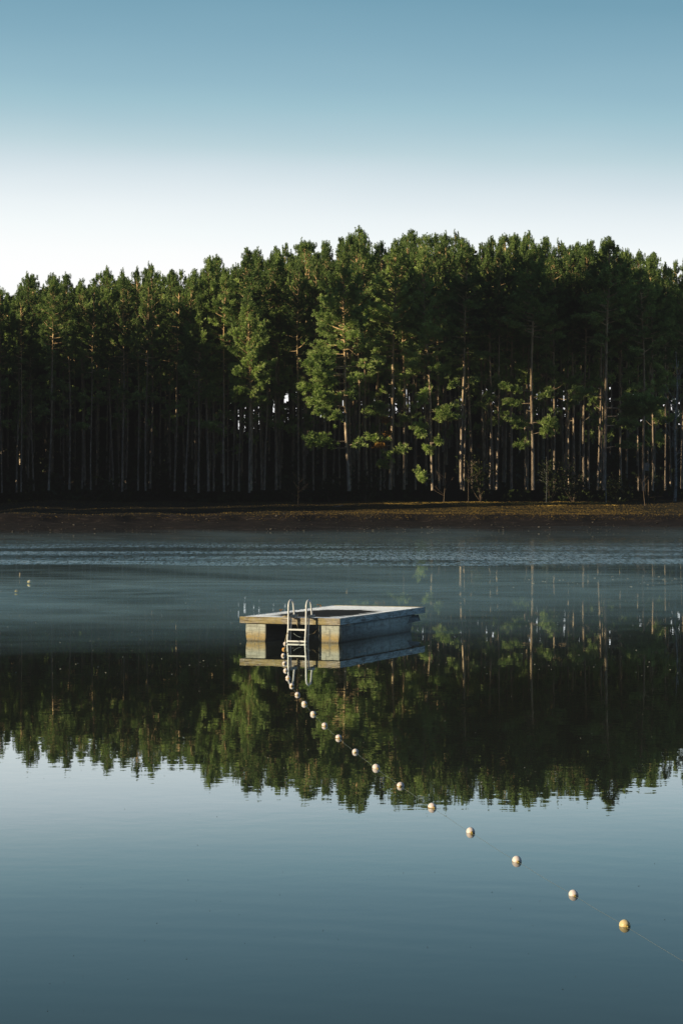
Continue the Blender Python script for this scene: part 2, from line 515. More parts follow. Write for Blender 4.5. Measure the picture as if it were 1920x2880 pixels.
# water sheet
me = np_mesh('water', [(-1600, -1200, 0), (1600, -1200, 0), (1600, 2400, 0), (-1600, 2400, 0)], [[0, 1, 2, 3]])
o = link_mesh('water', me, M['water'])
setp(o, 'still dark lake mirroring the forest and sky', 'water', kind='structure')


# ------------------------------------------------------------------ foliage engines
def tuft_mesh(cent, dirs, size, blades, spread=.95, width=.13, tone=None, rg=None):
    """needle tufts: every tuft is a fan of narrow pointed blades"""
    if rg is None: rg = rng
    n = len(cent)
    c = np.repeat(cent, blades, 0); dd = np.repeat(dirs, blades, 0); sz = np.repeat(size, blades)[:, None]
    m = n * blades
    rnd = nrm(rg.normal(size=(m, 3)))
    d = nrm(dd + rnd * spread)
    base = c + rnd * sz * .16 - dd * sz * .25
    L = sz * rg.uniform(.65, 1.1, (m, 1))
    side = nrm(np.cross(d, nrm(rg.normal(size=(m, 3)))))
    w = sz * width * rg.uniform(.7, 1.3, (m, 1))
    v0 = base - side * w * .6; v1 = base + side * w * .6
    mid = base + d * L * .6
    v2 = mid + side * w; v3 = base + d * L; v4 = mid - side * w
    V = np.stack([v0, v1, v2, v3, v4], 1).reshape(-1, 3)
    b = np.arange(m)[:, None] * 5
    T = np.concatenate([b + np.array([[0, 1, 2]]), b + np.array([[0, 2, 4]]), b + np.array([[4, 2, 3]])], 1).reshape(-1, 3)
    tn = None
    if tone is not None: tn = np.repeat(np.repeat(tone, blades) + rg.normal(0, .07, m), 5)
    return V, T, tn


def cyl(pts, rad, n=6):
    """numpy tube, quads"""
    pts = np.asarray(pts, float); k = len(pts)
    t = nrm(np.gradient(pts, axis=0))
    a = np.array([0, 0, 1.0]) if abs(t[0][2]) < .9 else np.array([1.0, 0, 0])
    u = nrm(np.cross(t, a)); w = np.cross(t, u)
    ang = np.linspace(0, 2 * np.pi, n, endpoint=False)
    V = (pts[:, None, :] + (u[:, None, :] * np.cos(ang)[None, :, None] + w[:, None, :] * np.sin(ang)[None, :, None]) * np.asarray(rad)[:, None, None]).reshape(-1, 3)
    Fc = []
    for i in range(k - 1):
        for j in range(n):
            Fc.append((i * n + j, i * n + (j + 1) % n, (i + 1) * n + (j + 1) % n, (i + 1) * n + j))
    return V, np.array(Fc)


class Acc:
    def __init__(self): self.V = []; self.F = []; self.T = []; self.n = 0
    def add(self, V, Fc, tone=None):
        if len(V) == 0: return
        self.V.append(V); self.F.append(np.asarray(Fc) + self.n); self.n += len(V)
        self.T.append(tone if tone is not None else np.full(len(V), .5))
    def mesh(self, name):
        return np_mesh(name, np.concatenate(self.V), np.concatenate(self.F), np.concatenate(self.T))


def branch_pts(p0, az, elev, L, curve, k=5):
    pts = [np.array(p0, float)]
    e = elev
    for i in range(k):
        d = np.array([math.cos(az) * math.cos(e), math.sin(az) * math.cos(e), math.sin(e)])
        pts.append(pts[-1] + d * L / k)
        e += curve / k
        az += rng.normal(0, .12)
    return np.array(pts)


def make_pine(seed, height=27.0, crown_from=.58, width=2.5, boughs=(), dens=1.0, rbase=.19, bend=.25, blades=17, dead_boughs=(), sun_tone=0.0):
    """returns (trunk mesh, crown mesh, dead mesh or None). boughs: (z, azimuth, length, weight)"""
    global rng
    keep = rng; rng = np.random.default_rng(seed)
    wood = Acc(); limbs = Acc()
    nz = 16
    zs = np.linspace(-.5, height * .985, nz)
    ph = rng.uniform(0, 6.28, 4)
    f = zs / height
    bx = bend * (np.sin(f * 3.1 + ph[0]) - math.sin(ph[0])) + .05 * np.sin(f * 11 + ph[1])
    by = bend * (np.sin(f * 2.7 + ph[2]) - math.sin(ph[2])) + .05 * np.sin(f * 9 + ph[3])
    axis = np.stack([bx, by, zs], 1)
    rad = rbase * .84 * (1 - .62 * f ** .9) * np.where(f < .02, 1.18, 1.0)
    rad[-1] = .03
    wood.add(*cyl(axis, rad, 8))
    def on_axis(z): return np.array([np.interp(z, zs, bx), np.interp(z, zs, by), z])
    # dead stubs and bare snapped limbs under the crown
    for _ in range(int(rng.integers(7, 14))):
        z = rng.uniform(.30, max(crown_from, .4)) * height
        az = rng.uniform(0, 6.28); L = rng.choice([.35, .6, 1.0, 1.6], p=[.35, .35, .2, .1])
        pts = branch_pts(on_axis(z), az, rng.uniform(-.1, .6), L, .3, 3)
        limbs.add(*cyl(pts, np.linspace(.045, .012, len(pts)), 4))
    cen, dr, sz, tn = [], [], [], []
    dead = ([], [], [], [])
    def limb(z, az, L, el, weight=1.0, size=.30, sink=None, btone=None):
        pts = branch_pts(on_axis(z), az, el, L, rng.uniform(.2, .7), 5)
        limbs.add(*cyl(pts, np.linspace(.045 + .012 * L, .012, len(pts)), 4))
        bt = rng.normal(.46 + sun_tone, .17) if btone is None else btone
        out = (cen, dr, sz, tn) if sink is None else sink
        nsub = max(2, int((1 + L * 3.0) * dens * weight))
        for kk in range(nsub):
            u = .28 + .72 * (kk + rng.uniform(.1, .9)) / nsub
            q = u * (len(pts) - 1); i = min(int(q), len(pts) - 2)
            p = pts[i] + (pts[i + 1] - pts[i]) * (q - i)
            a2 = az + (1 if kk % 2 else -1) * rng.uniform(.25, 1.15) * (1.15 - u * .7); e2 = el + rng.uniform(-.25, .75)
            L2 = (.30 + .26 * L) * (1.25 - .55 * u) * rng.uniform(.6, 1.25)
            d2 = np.array([math.cos(a2) * math.cos(e2), math.sin(a2) * math.cos(e2), math.sin(e2)])
            if L2 > .55 and rng.random() < .5:
                limbs.add(*cyl(np.array([p, p + d2 * L2 * .5, p + d2 * L2]), [.022, .016, .008], 3))
            bt2 = bt + rng.normal(0, .12)
            for w_ in np.arange(.25, 1.01, max(.17 / L2, .12)):
                off = rng.normal(0, .075, 3)
                out[0].append(p + d2 * L2 * w_ + off); out[1].append(nrm(d2 * .8 + off * 3 + np.array([0, 0, .55])))
                out[2].append(size * rng.uniform(.75, 1.25)); out[3].append(bt2 + rng.normal(0, .07))
        if sink is None and z > height * .68:      # upturned candles at the limb tips of the head
            for _ in range(int(rng.integers(1, 4))):
                b0 = pts[-1] + rng.normal(0, .16, 3) * np.array([1, 1, .6]); kk = int(rng.integers(3, 6))
                for j in range(kk):
                    cen.append(b0 + np.array([rng.normal(0, .025), rng.normal(0, .025), .13 * j])); dr.append(np.array([0, 0, 1.5])); sz.append(.21 - .012 * j); tn.append(rng.normal(.42, .1))
    z = crown_from * height
    az = rng.uniform(0, 6.28)
    while z < height * .975:
        t = (z / height - crown_from) / (1 - crown_from)
        L = width * (math.sin(min(1, (t * .95 + .18)) * math.pi) ** .7) * rng.uniform(.6, 1.2) * (1 - .32 * t) + .45
        el = -.05 + 1.0 * t + rng.normal(0, .15)
        az += 2.4 + rng.normal(0, .5)
        if rng.random() > (.30 if t < .15 else .06):
            limb(z, az, L, el, weight=1.0 - .4 * max(0, t - .45) / .55, size=.27 - .04 * t)
        z += rng.uniform(.11, .24) / dens ** .5 * (1.5 if t < .2 else 1)
    # leader candles on top: tight upright plumes
    top = on_axis(height * .985)
    for _ in range(7):
        a = rng.uniform(0, 6.28); r = rng.uniform(.15, .9)
        base = top + np.array([math.cos(a) * r, math.sin(a) * r, -r * .8 - rng.uniform(-.1, .6)])
        for k in range(int(rng.integers(3, 6))):
            cen.append(base + np.array([0, 0, .14 * k])); dr.append(np.array([0, 0, 1.6])); sz.append(.22 - .01 * k); tn.append(rng.normal(.4, .1))
    for k in range(7):
        cen.append(top + np.array([rng.normal(0, .04), rng.normal(0, .04), -.5 + .15 * k])); dr.append(np.array([0, 0, 1.6])); sz.append(.24 - .012 * k); tn.append(rng.normal(.4, .1))
    for (bz, baz, bL, bw) in boughs:
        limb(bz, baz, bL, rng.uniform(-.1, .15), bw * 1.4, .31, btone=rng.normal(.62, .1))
        # side sprays, ragged and drooping a little
        for _ in range(int((4 + bL * 3) * bw)):
            u = rng.uniform(.3, 1.05)
            p = on_axis(bz) + np.array([math.cos(baz), math.sin(baz), .10]) * bL * u + rng.normal(0, 1, 3) * np.array([.15, .15, .25])
            a2 = baz + rng.normal(0, .9); e2 = rng.uniform(-.6, .8); L2 = rng.uniform(.3, .95)
            d2 = np.array([math.cos(a2) * math.cos(e2), math.sin(a2) * math.cos(e2), math.sin(e2)])
            limbs.add(*cyl(np.array([p, p + d2 * L2 * .5, p + d2 * L2]), [.02, .014, .006], 3))
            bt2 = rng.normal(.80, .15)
            for w_ in np.arange(.1, 1.01, .16 / L2):
                off = rng.normal(0, .08, 3)
                cen.append(p + d2 * L2 * w_ + off); dr.append(nrm(d2 * .7 + off * 3 + np.array([0, 0, .5]))); sz.append(rng.uniform(.20, .32)); tn.append(bt2 + rng.normal(0, .06))
    for (bz, baz, bL, bw) in dead_boughs:
        limb(bz, baz, bL, rng.uniform(-.2, .1), bw, .34, sink=dead, btone=.6)
    tm = wood.mesh('trunk')
    V, T, tone = tuft_mesh(np.array(cen), nrm(np.array(dr)), np.array(sz), blades, .95, .085, np.array(tn), rng)
    LV = np.concatenate(limbs.V); LF = np.concatenate(limbs.F)
    LT = np.concatenate([LF[:, [0, 1, 2]], LF[:, [0, 2, 3]]]) + len(V)
    cm = np_mesh('crown', np.concatenate([V, LV]), np.concatenate([T, LT]), np.concatenate([np.clip(tone, 0, 1), np.full(len(LV), .5)]))
    cm.polygons.foreach_set('material_index', np.concatenate([np.zeros(len(T), np.int32), np.ones(len(LT), np.int32)]))
    cm.materials.append(M['needles']); cm.materials.append(M['bark'])
    dm = None
    if dead[0]:
        V, T, tone = tuft_mesh(np.array(dead[0]), nrm(np.array(dead[1])), np.array(dead[2]), 10, 1.0, .2, np.array(dead[3]), rng)
        dm = np_mesh('dead_leaves', V, T, np.clip(tone, 0, 1))
    rng = keep
    return tm, cm, dm


def low_boughs(seed, cf):
    r = random.Random(seed)
    return [(27 * r.uniform(cf - .26, cf), r.uniform(0, 6.28), r.uniform(.7, 2.0), r.uniform(.35, .7)) for _ in range(r.choice([3, 5, 7, 9]))]


generic = [make_pine(100 + i, 27, cf, w, low_boughs(i, cf), (1.0, .85, 1.15, .7, 1.0, 1.2, .8, 1.1, .65, 1.0, .8)[i], rb) for i, (cf, w, rb) in enumerate([
    (.60, 2.3, .17), (.55, 2.6, .19), (.63, 2.1, .16), (.58, 2.5, .18), (.66, 2.2, .17), (.52, 2.5, .20), (.61, 2.7, .18), (.57, 2.0, .15), (.68, 2.9, .17), (.48, 1.8, .16), (.64, 2.75, .19)])]


def put_pine(name, meshes, x, y, top, label, group=None, rz=None, lean=(0, 0), fat=1.0, hide_crown=False):
    gz = ground_z(x, y)
    s = (top - gz) / 27.0
    e = empty(name, (x, y, gz), random.uniform(0, 6.28) if rz is None else rz)
    sx = s * fat
    e.scale = (sx, sx, s)
    if lean != (0, 0):
        e.rotation_mode = 'XYZ'; e.rotation_euler = (lean[1], lean[0], 0 if rz is None else rz)
    setp(e, label, 'pine tree', group)
    for nm, me, mt in (('trunk', meshes[0], M['bark']), ('crown', meshes[1], M['needles']), ('dead_leaves', meshes[2], M['dead'])):
        if me is None: continue
        c = bpy.data.objects.new(nm, me)
        if not me.materials: me.materials.append(mt)
        C.objects.link(c); c.parent = e
    return e


# skyline of the photograph (px, py)
SKY = [(-200, 800), (0, 790), (90, 770), (190, 765), (300, 762), (370, 740), (460, 755), (560, 765), (600, 705), (650, 725), (740, 695), (830, 690), (930, 675), (1020, 648),
       (1060, 680), (1140, 650), (1220, 655), (1320, 662), (1420, 665), (1500, 655), (1560, 690), (1630, 680), (1695, 668), (1760, 705), (1830, 718), (1900, 715), (2150, 760)]


def sky_top(px, y):
    py = float(np.interp(px, [a for a, b in SKY], [b for a, b in SKY]))
    return H + (HZ - py) / F * y


# --- the front row, measured one by one
# px at the base, depth, shortfall of the top in metres, variant, lean (rad, + = to the right), fat, label
FR = 'pines of the front row'
pi = math.pi
front = [
    (6, 240, 1.0, 0, 0, .8, 'slim dark pine half cut by the frame edge, outermost of the low end'),
    (46, 242, 2.2, 1, .002, .9, 'pine with a thread of gold light on its middle, second from the low end'),
    (60, 239, 3.0, 2, .0, .75, 'thin pine whose lower stem glows gold, close beside a darker stem'),
    (95, 243, .5, 3, -.004, .9, 'pine under a pale sunlit head of needles near the low end'),
    (138, 238, 1.5, 4, .003, 1.1, 'brightest stemmed pine of the low dark end, a short snapped limb half way up'),
    (196, 241, .4, 5, .0, .9, 'dim slender pine standing behind the low end, gold fleck near a lone green spray'),
    (230, 244, 2.0, 6, -.003, .9, 'dark straight pine with hardly any light on its stem'),
    (257, 240, 1.2, 7, .004, .85, 'thin pine with one short lit band high on the stem'),
    (318, 243, 0.2, 0, .0, .9, 'pine below the broken bare twigs at the low skyline'),
    (343, 240, 1.8, 1, .002, .85, 'thin pine with a faint copper stem beside a snapped white twig'),
    (389, 242, .6, 2, -.002, .9, 'narrow pine whose stem ends in a small copper streak'),
    (410, 239, 2.4, 3, .0, .85, 'slim pine with long orange streak, before the darkest pocket of the wood'),
    (523, 237, 1.3, 4, .0, 1.05, 'dark straight pine standing alone at the edge of the black pocket'),
    (587, 238, .2, 5, -.012, 1.0, 'tall pine leaning slightly, under the first high step of the skyline'),
    (602, 241, 1.6, 6, .0, .8, 'thin gold streaked pine tucked behind the leaning one'),
    (633, 236, 2.2, 7, -.008, 1.1, 'grey pine tapering to a lit top, left of the tallest grey stem before the raft'),
    (655, 241, 1.1, 0, .0, .8, 'narrow orange flecked pine between two grey stems'),
    (671, 239, 2.6, 1, .0, .75, 'thin bluish grey pine beside the long straight one'),
    (707, 234, 1.0, 2, -.003, 1.25, 'long straight pine with golden upper stem and blue grey foot, clear of its neighbours'),
    (736, 241, .5, 3, .002, .8, 'thin dim pine close behind the long straight one'),
    (745, 239, 2.0, 4, .0, .95, 'grey pine with pale stripe to the forest floor'),
    (777, 240, 1.2, 5, .0, 1.0, 'dark pine left of the small bright gap in the leaves'),
    (842, 238, 2.6, 6, .0, .8, 'thin lit pine below the overhanging sunny boughs'),
    (882, 240, 1.8, 7, .0, .8, 'dim pine hidden by the sunny low boughs'),
    (909, 242, .7, 0, .0, .8, 'dim thin pine behind the first low spray of the sunny boughs'),
    (1009, 237, 1.5, 2, -.002, .95, 'golden stemmed pine right beside the one that carries low boughs'),
    (1032, 239, 1.0, 3, .0, .85, 'thin golden pine, third stem of the sunny middle group'),
    (1136, 238, 1.9, 5, .0, .95, 'pine with broad pale stem and several bare side limbs by the sky gaps'),
    (1237, 240, 1.0, 6, .0, .85, 'thin shaded pine just behind the tufted crooked pine'),
    (1296, 234, 2.0, 7, .004, 1.3, 'stout bright pine with a second stem rising close against it'),
    (1304, 235, 3.4, 2, .012, .75, 'thin gold stem rising against the stout bright pine'),
    (1327, 241, .6, 0, .0, .9, 'shaded pine in the gap after the stout bright pine'),
    (1360, 243, 1.4, 1, .0, .8, 'slim dark pine just before the close trio of bright stems'),
    (1377, 237, 2.5, 2, .012, .95, 'first and lowest leaning of the close trio of bright stems'),
    (1386, 238, 1.0, 3, -.002, .8, 'middle stem of the close trio of bright stems'),
    (1396, 237, 1.9, 4, -.004, .95, 'last stem of the close trio of bright stems'),
    (1437, 240, .2, 5, .0, .9, 'unlit grey pine between the bright trio and the mottled pine'),
    (1479, 241, 1.7, 6, .0, .85, 'half lit pine just before the mottled pine'),
    (1557, 238, 1.2, 0, .0, 1.0, 'golden pine with two short side limbs half way up its clean stem'),
    (1590, 241, .4, 1, .0, .9, 'shaded pine right behind the golden clean stem'),
    (1615, 240, 2.0, 2, .0, .95, 'violet grey pine with one gold patch at mid height'),
    (1641, 239, 1.0, 3, .0, 1.0, 'violet grey pine streaked twice with gold'),
    (1680, 238, 2.0, 4, .003, .95, 'slim bright pine, twin of the stout one carrying the long low bough'),
    (1744, 241, .8, 5, .0, .9, 'dark thin pine behind the long low bough'),
    (1806, 236, 2.0, 6, .0, 1.15, 'thick unlit pine beside the pale cabinet at the dark end'),
    (1832, 238, .4, 7, .0, 1.0, 'thick unlit pine just past the pale cabinet'),
    (1869, 240, 1.4, 0, .0, .8, 'thin pine with one lit patch before the sky gaps at the dark end'),
    (1915, 241, .6, 3, .0, .9, 'unlit pine at the dark end, just past the pale barked tree'),
]
for (px, y, short, var, lean, fat, lab) in front:
    x = (px - 960) / F * y
    put_pine('pine_tree', generic[var], x, y, sky_top(px, y) - short * .55, lab, None, rz=None if lean == 0 else random.uniform(-.5, .5), lean=(lean, 0), fat=fat)

# --- pines with low sunlit boughs: meshes of their own
def special(px, y, short, seed, cf, w, boughs, label, lean=0.0, fat=1.0, deadb=(), rb=.2, dens=1.45, bend=.2):
    x = (px - 960) / F * y
    me = make_pine(seed, 27, cf, w, boughs, dens, rb, bend, 17, deadb, .24)  # raised needle tone paints sunlight into these crowns
    return put_pine('pine_tree', me, x, y, sky_top(px, y) - short, label, None, rz=0.0, lean=(lean, 0), fat=fat)


special(981, 231, 1.5, 301, .50, 3.1,
        [(15.6, 3.3, 2.8, 1.2), (14.6, 3.7, 3.6, 1.3), (13.6, 2.9, 3.2, 1.3), (12.8, 3.9, 3.9, 1.3), (12.0, 3.2, 3.7, 1.3), (11.1, 4.0, 3.4, 1.2), (10.3, 3.1, 3.2, 1.2), (9.6, 3.6, 2.7, 1.1),
         (8.9, 4.2, 2.2, .9), (6.6, 3.2, 3.2, .8), (5.9, 3.5, 3.6, .7), (6.2, 5.9, 1.6, .5), (13.0, 5.4, 2.0, .8), (11.5, 5.2, 1.5, .7)],
        'bright pine with broad cloak of sunlit boughs hanging to one side above the bank', -.010, 1.15, [(11.3, 3.6, 1.9, .7)])
special(1098, 234, .3, 302, .56, 2.5,
        [(13.6, 3.2, 1.8, .8), (13.0, .3, 1.6, .7), (9.6, 3.4, 1.6, .9), (9.0, 3.0, 2.3, .7), (6.3, 3.4, 2.2, .8), (4.6, 4.2, 1.1, 1.1), (3.8, 3.9, 1.2, 1.1), (5.4, 5.6, 1.3, .8)],
        'tall golden stemmed pine with orange dead sprays over a low green tuft', 0.002, 1.1, [(8.4, 3.8, 1.2, .8), (5.9, 3.7, 1.6, 1.0), (7.2, 4.3, 1.0, .6)])
special(1215, 233, 1.4, 303, .50, 2.6,
        [(14.5, 3.3, 2.0, .9), (14.0, .4, 2.0, .9), (11.6, 4.0, 1.2, 1.1), (10.6, 3.6, 1.5, 1.1), (9.6, 5.8, 2.2, 1.2), (8.8, 5.9, 2.1, 1.2), (8.0, 3.4, 1.7, 1.2), (7.2, 3.9, 1.7, 1.2), (6.3, 5.6, 1.2, 1.1), (5.6, 4.2, 1.3, 1.1),
         (3.0, 3.4, 1.6, .9), (2.5, 3.8, 1.4, .9)],
        'crooked pine tufted with bright green sprays all down its stem', -.004, 1.0, [], .17, 1.1, .45)
special(1499, 234, 1.2, 304, .60, 2.4,
        [(11.6, 3.3, 2.6, .8), (10.4, 3.0, 2.2, .8), (11.0, .1, 1.5, .8), (7.8, 3.5, 1.8, .7), (8.4, 5.9, 2.2, .9), (7.2, 5.8, 2.3, .8), (5.9, 3.1, 1.3, .7)],
        'mottled bright pine flanked by dim green sprays', -.004, 1.15)
special(1699, 233, .0, 305, .60, 2.4,
        [(10.9, 3.2, 2.6, .7), (10.5, 6.1, 3.4, .9), (9.7, 6.0, 4.2, 1.0), (8.8, 6.2, 3.9, 1.0), (7.9, 5.8, 2.6, .6), (5.6, 5.9, 2.6, .5)],
        'stout pine with bright foot that carries the long low bough over the dark end', -.003, 1.2)
special(700, 231.5, 3.4, 306, .46, 3.0, [(14.0, 4.2, 2.6, .9), (13.0, 3.5, 2.4, .8), (14.6, 5.8, 2.6, .9), (12.6, .2, 1.9, .8)],
        'full crowned sunny pine standing forward above the raft, golden limbs in its head', .002, .95)
special(560, 236, 2.0, 307, .52, 3.0, [(14.2, 3.6, 2.4, .8), (13.6, 5.4, 2.2, .8)],
        'pine with a wide pale green head just before the skyline steps up', .0, .9)

# --- rows behind, filled by dart throwing
pts = [((p[0] - 960) / F * p[1], p[1]) for p in front]
n_back = 0
tries = 0
while n_back < 205 and tries < 20000:
    tries += 1
    y = 240 + 44 * random.random() ** 1.15
    half = 960 / F * y + 4
    x = random.uniform(-half, half)
    if any((x - a) ** 2 + ((y - b) * .8) ** 2 < 2.3 ** 2 for a, b in pts): continue
    px = 960 + x / y * F
    # windows through which the sky shows low between the stems
    if y > 243 and any(abs(px - c) < w for c, w in ((1112, 3), (1383, 3), (804, 4))): continue
    pts.append((x, y))
    v = random.randrange(len(generic))
    short = random.choice([-.3, 0, .3, .8, 1.5, 2.5, 3.5])
    put_pine('pine_tree', generic[v], x, y, sky_top(px, y) - short, 'slender pine in the crowded dark rows behind the front stems', 'pines in the crowded rows behind the front stems', fat=random.uniform(.70, 1.0))
    n_back += 1

# --- deep wood: one mass
def wood_mass(name, spots, label, crowns=150, cf=.5, blades=9, gap_px=()):
    A = Acc(); W = Acc()
    for (x, y, top) in spots:
        gz = ground_z(x, y); h = top - gz
        if h < 4: continue
        zs = np.linspace(-.4, h, 5)
        W.add(*cyl(np.stack([x + rng.normal(0, .12, 5), y + rng.normal(0, .12, 5), gz + zs], 1), np.linspace(.19, .05, 5), 5))
        k = crowns
        t = rng.uniform(0, 1, k); az = rng.uniform(0, 6.28, k)
        r = 2.6 * np.sin((t * .85 + .15) * np.pi) ** .7 * np.sqrt(rng.uniform(.05, 1, k))
        c = np.stack([x + r * np.cos(az), y + r * np.sin(az), gz + h * (cf + (1 - cf) * t)], 1)
        V, T, tn = tuft_mesh(c, nrm(np.stack([np.cos(az), np.sin(az), np.full(k, .8)], 1)), rng.uniform(.5, .85, k), blades, 1.0, .2, rng.normal(.45, .2, k))
        A.add(V, T, np.clip(tn, 0, 1))
    wm = W.mesh(name + '_stems'); am = A.mesh(name)
    # one object: join foliage triangles and stem quads
    bm = bmesh.new(); bm.from_mesh(am)
    nf = len(bm.faces); bm.from_mesh(wm); bm.faces.ensure_lookup_table()
    for i in range(nf, len(bm.faces)): bm.faces[i].material_index = 1
    me = bpy.data.meshes.new(name); bm.to_mesh(me); bm.free()
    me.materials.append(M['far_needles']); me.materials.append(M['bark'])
    o = bpy.data.objects.new(name, me); C.objects.link(o)
    setp(o, label, 'wood', kind='stuff')
    return o


spots = []
gaps = ((1112, 6), (1386, 4), (1800, 8), (1893, 12), (804, 6), (690, 2))
while len(spots) < 760:
    y = random.uniform(285, 345); half = 960 / F * y + 16
    x = random.uniform(-half, half); px = 960 + x / y * F
    if any(abs(px - c) < w for c, w in gaps): continue
    spots.append((x, y, sky_top(px, y) - random.uniform(2.0, 6.0)))
for _ in range(430):
    y = random.uniform(285, 350); half = 960 / F * y + 12
    x = random.uniform(-half, (640 - 960) / F * y); px = 960 + x / y * F
    spots.append((x, y, sky_top(px, y) - random.uniform(3.0, 8.0)))
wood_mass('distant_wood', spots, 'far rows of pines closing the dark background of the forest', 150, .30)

# --- wood on the left shore, out of frame; its shadow lies over the far trees
spots = []
def shade(px, zlo, zhi, n, L=100.0, jitter=3.0, y0=235):
    """trees standing between the sun and the point (px, z) of the front row"""
    for _ in range(n):
        l = L + random.uniform(-14, 14)
        x = (px - 960) / F * y0 - SDX * l + random.uniform(-jitter, jitter)
        y = y0 - SDY * l + random.uniform(-jitter, jitter) * .5
        spots.append((x, y, random.uniform(zlo, zhi) + l * TAN))
SUN_EL = R(13.5); SDX = math.sin(R(64)); SDY = math.cos(R(64))
TAN = math.tan(SUN_EL)
random.seed(5)
for px, top, n in ((-60, 19, 6), (20, 19, 6), (100, 19.5, 6), (190, 20, 7), (280, 21.5, 7), (360, 22, 7), (440, 21.5, 8), (510, 19, 7), (590, 16.5, 6), (660, 15.5, 6), (740, 16.5, 6), (800, 15, 6),
                   (880, 7, 5), (960, 5, 5), (1040, 4.5, 5), (1120, 4.5, 5), (1190, 3.0, 1), (1850, 6, 4)):
    shade(px, top - 1.5, top + .5, n)
for _ in range(70):
    y = random.uniform(234, 300); x = -(.1412 * y + 3.5) - random.uniform(0, 1) ** 1.3 * 34
    spots.append((x, y, sky_top(-100, y) + random.uniform(-2, 0)))
wood_mass('shore_wood', spots, 'dark wood on the nearer shore beyond the frame', 330, .12, 9)


# high crowns that shade only the heads of the right hand trees
def crown_band(name, rows, label):
    A = Acc(); W = Acc()
    for (px, z0, z1, k) in rows:
        l = 112 + random.uniform(-6, 6)
        x = (px - 960) / F * 235 - SDX * l; y = 235 - SDY * l
        up = l * TAN
        gz = ground_z(x, y); z0 += up; z1 += up
        zs = np.linspace(gz - .4, z1, 6)
        W.add(*cyl(np.stack([x + rng.normal(0, .1, 6), y + rng.normal(0, .1, 6), zs], 1), np.linspace(.22, .05, 6), 6))
        t = rng.uniform(0, 1, k); az = rng.uniform(0, 6.28, k)
        r = 3.0 * np.sqrt(rng.uniform(.02, 1, k)) * np.sin((t * .8 + .2) * np.pi) ** .5
        c = np.stack([x + r * np.cos(az), y + r * np.sin(az), z0 + (z1 - z0) * t], 1)
        V, T, tn = tuft_mesh(c, nrm(np.stack([np.cos(az), np.sin(az), np.full(k, .8)], 1)), rng.uniform(.5, .85, k), 9, 1.0, .2, rng.normal(.45, .2, k))
        A.add(V, T, np.clip(tn, 0, 1))
    wm = W.mesh(name + '_stems'); am = A.mesh(name)
    bm = bmesh.new(); bm.from_mesh(am); nf = len(bm.faces); bm.from_mesh(wm); bm.faces.ensure_lookup_table()
    for i in range(nf, len(bm.faces)): bm.faces[i].material_index = 1
    me = bpy.data.meshes.new(name); bm.to_mesh(me); bm.free()
    me.materials.append(M['far_needles']); me.materials.append(M['bark'])
    o = bpy.data.objects.new(name, me); C.objects.link(o)
    setp(o, label, 'wood', kind='stuff')


rows = []
for px in range(1430, 2120, 62):
    t = (px - 1350) / 600
    rows.append((px + random.uniform(-15, 15), 15.5 - 1.5 * t, 24.0 + 1.0 * t, 330))
    rows.append((px + random.uniform(-25, 25), 16.0 - 3.5 * t, 23.0, 330))
for px in range(1880, 2160, 70):
    rows.append((px, -2, 14, 330))
crown_band('shore_pines', rows, 'tall pines on the nearer shore beyond the frame')

# ------------------------------------------------------------------ understorey
def leaf_cloud(cent, size, tone, blades=8):
    d = nrm(rng.normal(size=(len(cent), 3)) + np.array([0, 0, .5]))
    return tuft_mesh(cent, d, size, blades, 1.3, .28, tone)


# undergrowth: countless low leaves on the forest floor
A = Acc()
k = 15000
y = rng.uniform(241, 330, k); x = rng.uniform(-1, 1, k) * (960 / F * y + 6)
keepm = np.array([mnoise.noise(Vector((a * .14, b * .09, 5))) > -.12 for a, b in zip(x, y)])
x = x[keepm]; y = y[keepm]
gz = np.array([ground_z(a, b) for a, b in zip(x, y)])
zz = gz + rng.uniform(0, 1, len(x)) ** 1.7 * (2.4 + .02 * (y - 241))
V, T, tn = leaf_cloud(np.stack([x, y, zz], 1), rng.uniform(.25, .7, len(x)), rng.normal(.3, .15, len(x)), 7)
A.add(V, T, np.clip(tn, 0, 1))
setp(link_mesh('undergrowth', A.mesh('undergrowth'), M['leaves']), 'dark tangle of low leaves on the forest floor', 'undergrowth', kind='stuff')

# stones and sticks along the waterline and the clay slope
A = Acc()
for _ in range(520):
    x = rng.uniform(-32, 32); d = rng.uniform(-.3, 14) if rng.random() < .6 else rng.uniform(0, 2.5)
    y = shore_y(x) + d; s_ = rng.uniform(.02, .07) if rng.random() < .93 else rng.uniform(.08, .15); g0 = ground_z(x, y)
    V = nrm(rng.normal(size=(6, 3)) + np.array([[1.5, 0, 0], [-1.5, 0, 0], [0, 1.5, 0], [0, -1.5, 0], [0, 0, 1.5], [0, 0, -1.5]])) * s_ * np.array([1.5, 1, .7]) + np.array([x, y, g0 + s_ * .3])
    A.add(V, np.array([(0, 2, 4), (2, 1, 4), (1, 3, 4), (3, 0, 4), (2, 0, 5), (1, 2, 5), (3, 1, 5), (0, 3, 5)]))
setp(link_mesh('pebbles', A.mesh('pebbles'), M['stone']), 'small pale stones scattered over the clay slope at the waterline', 'pebbles', kind='stuff')
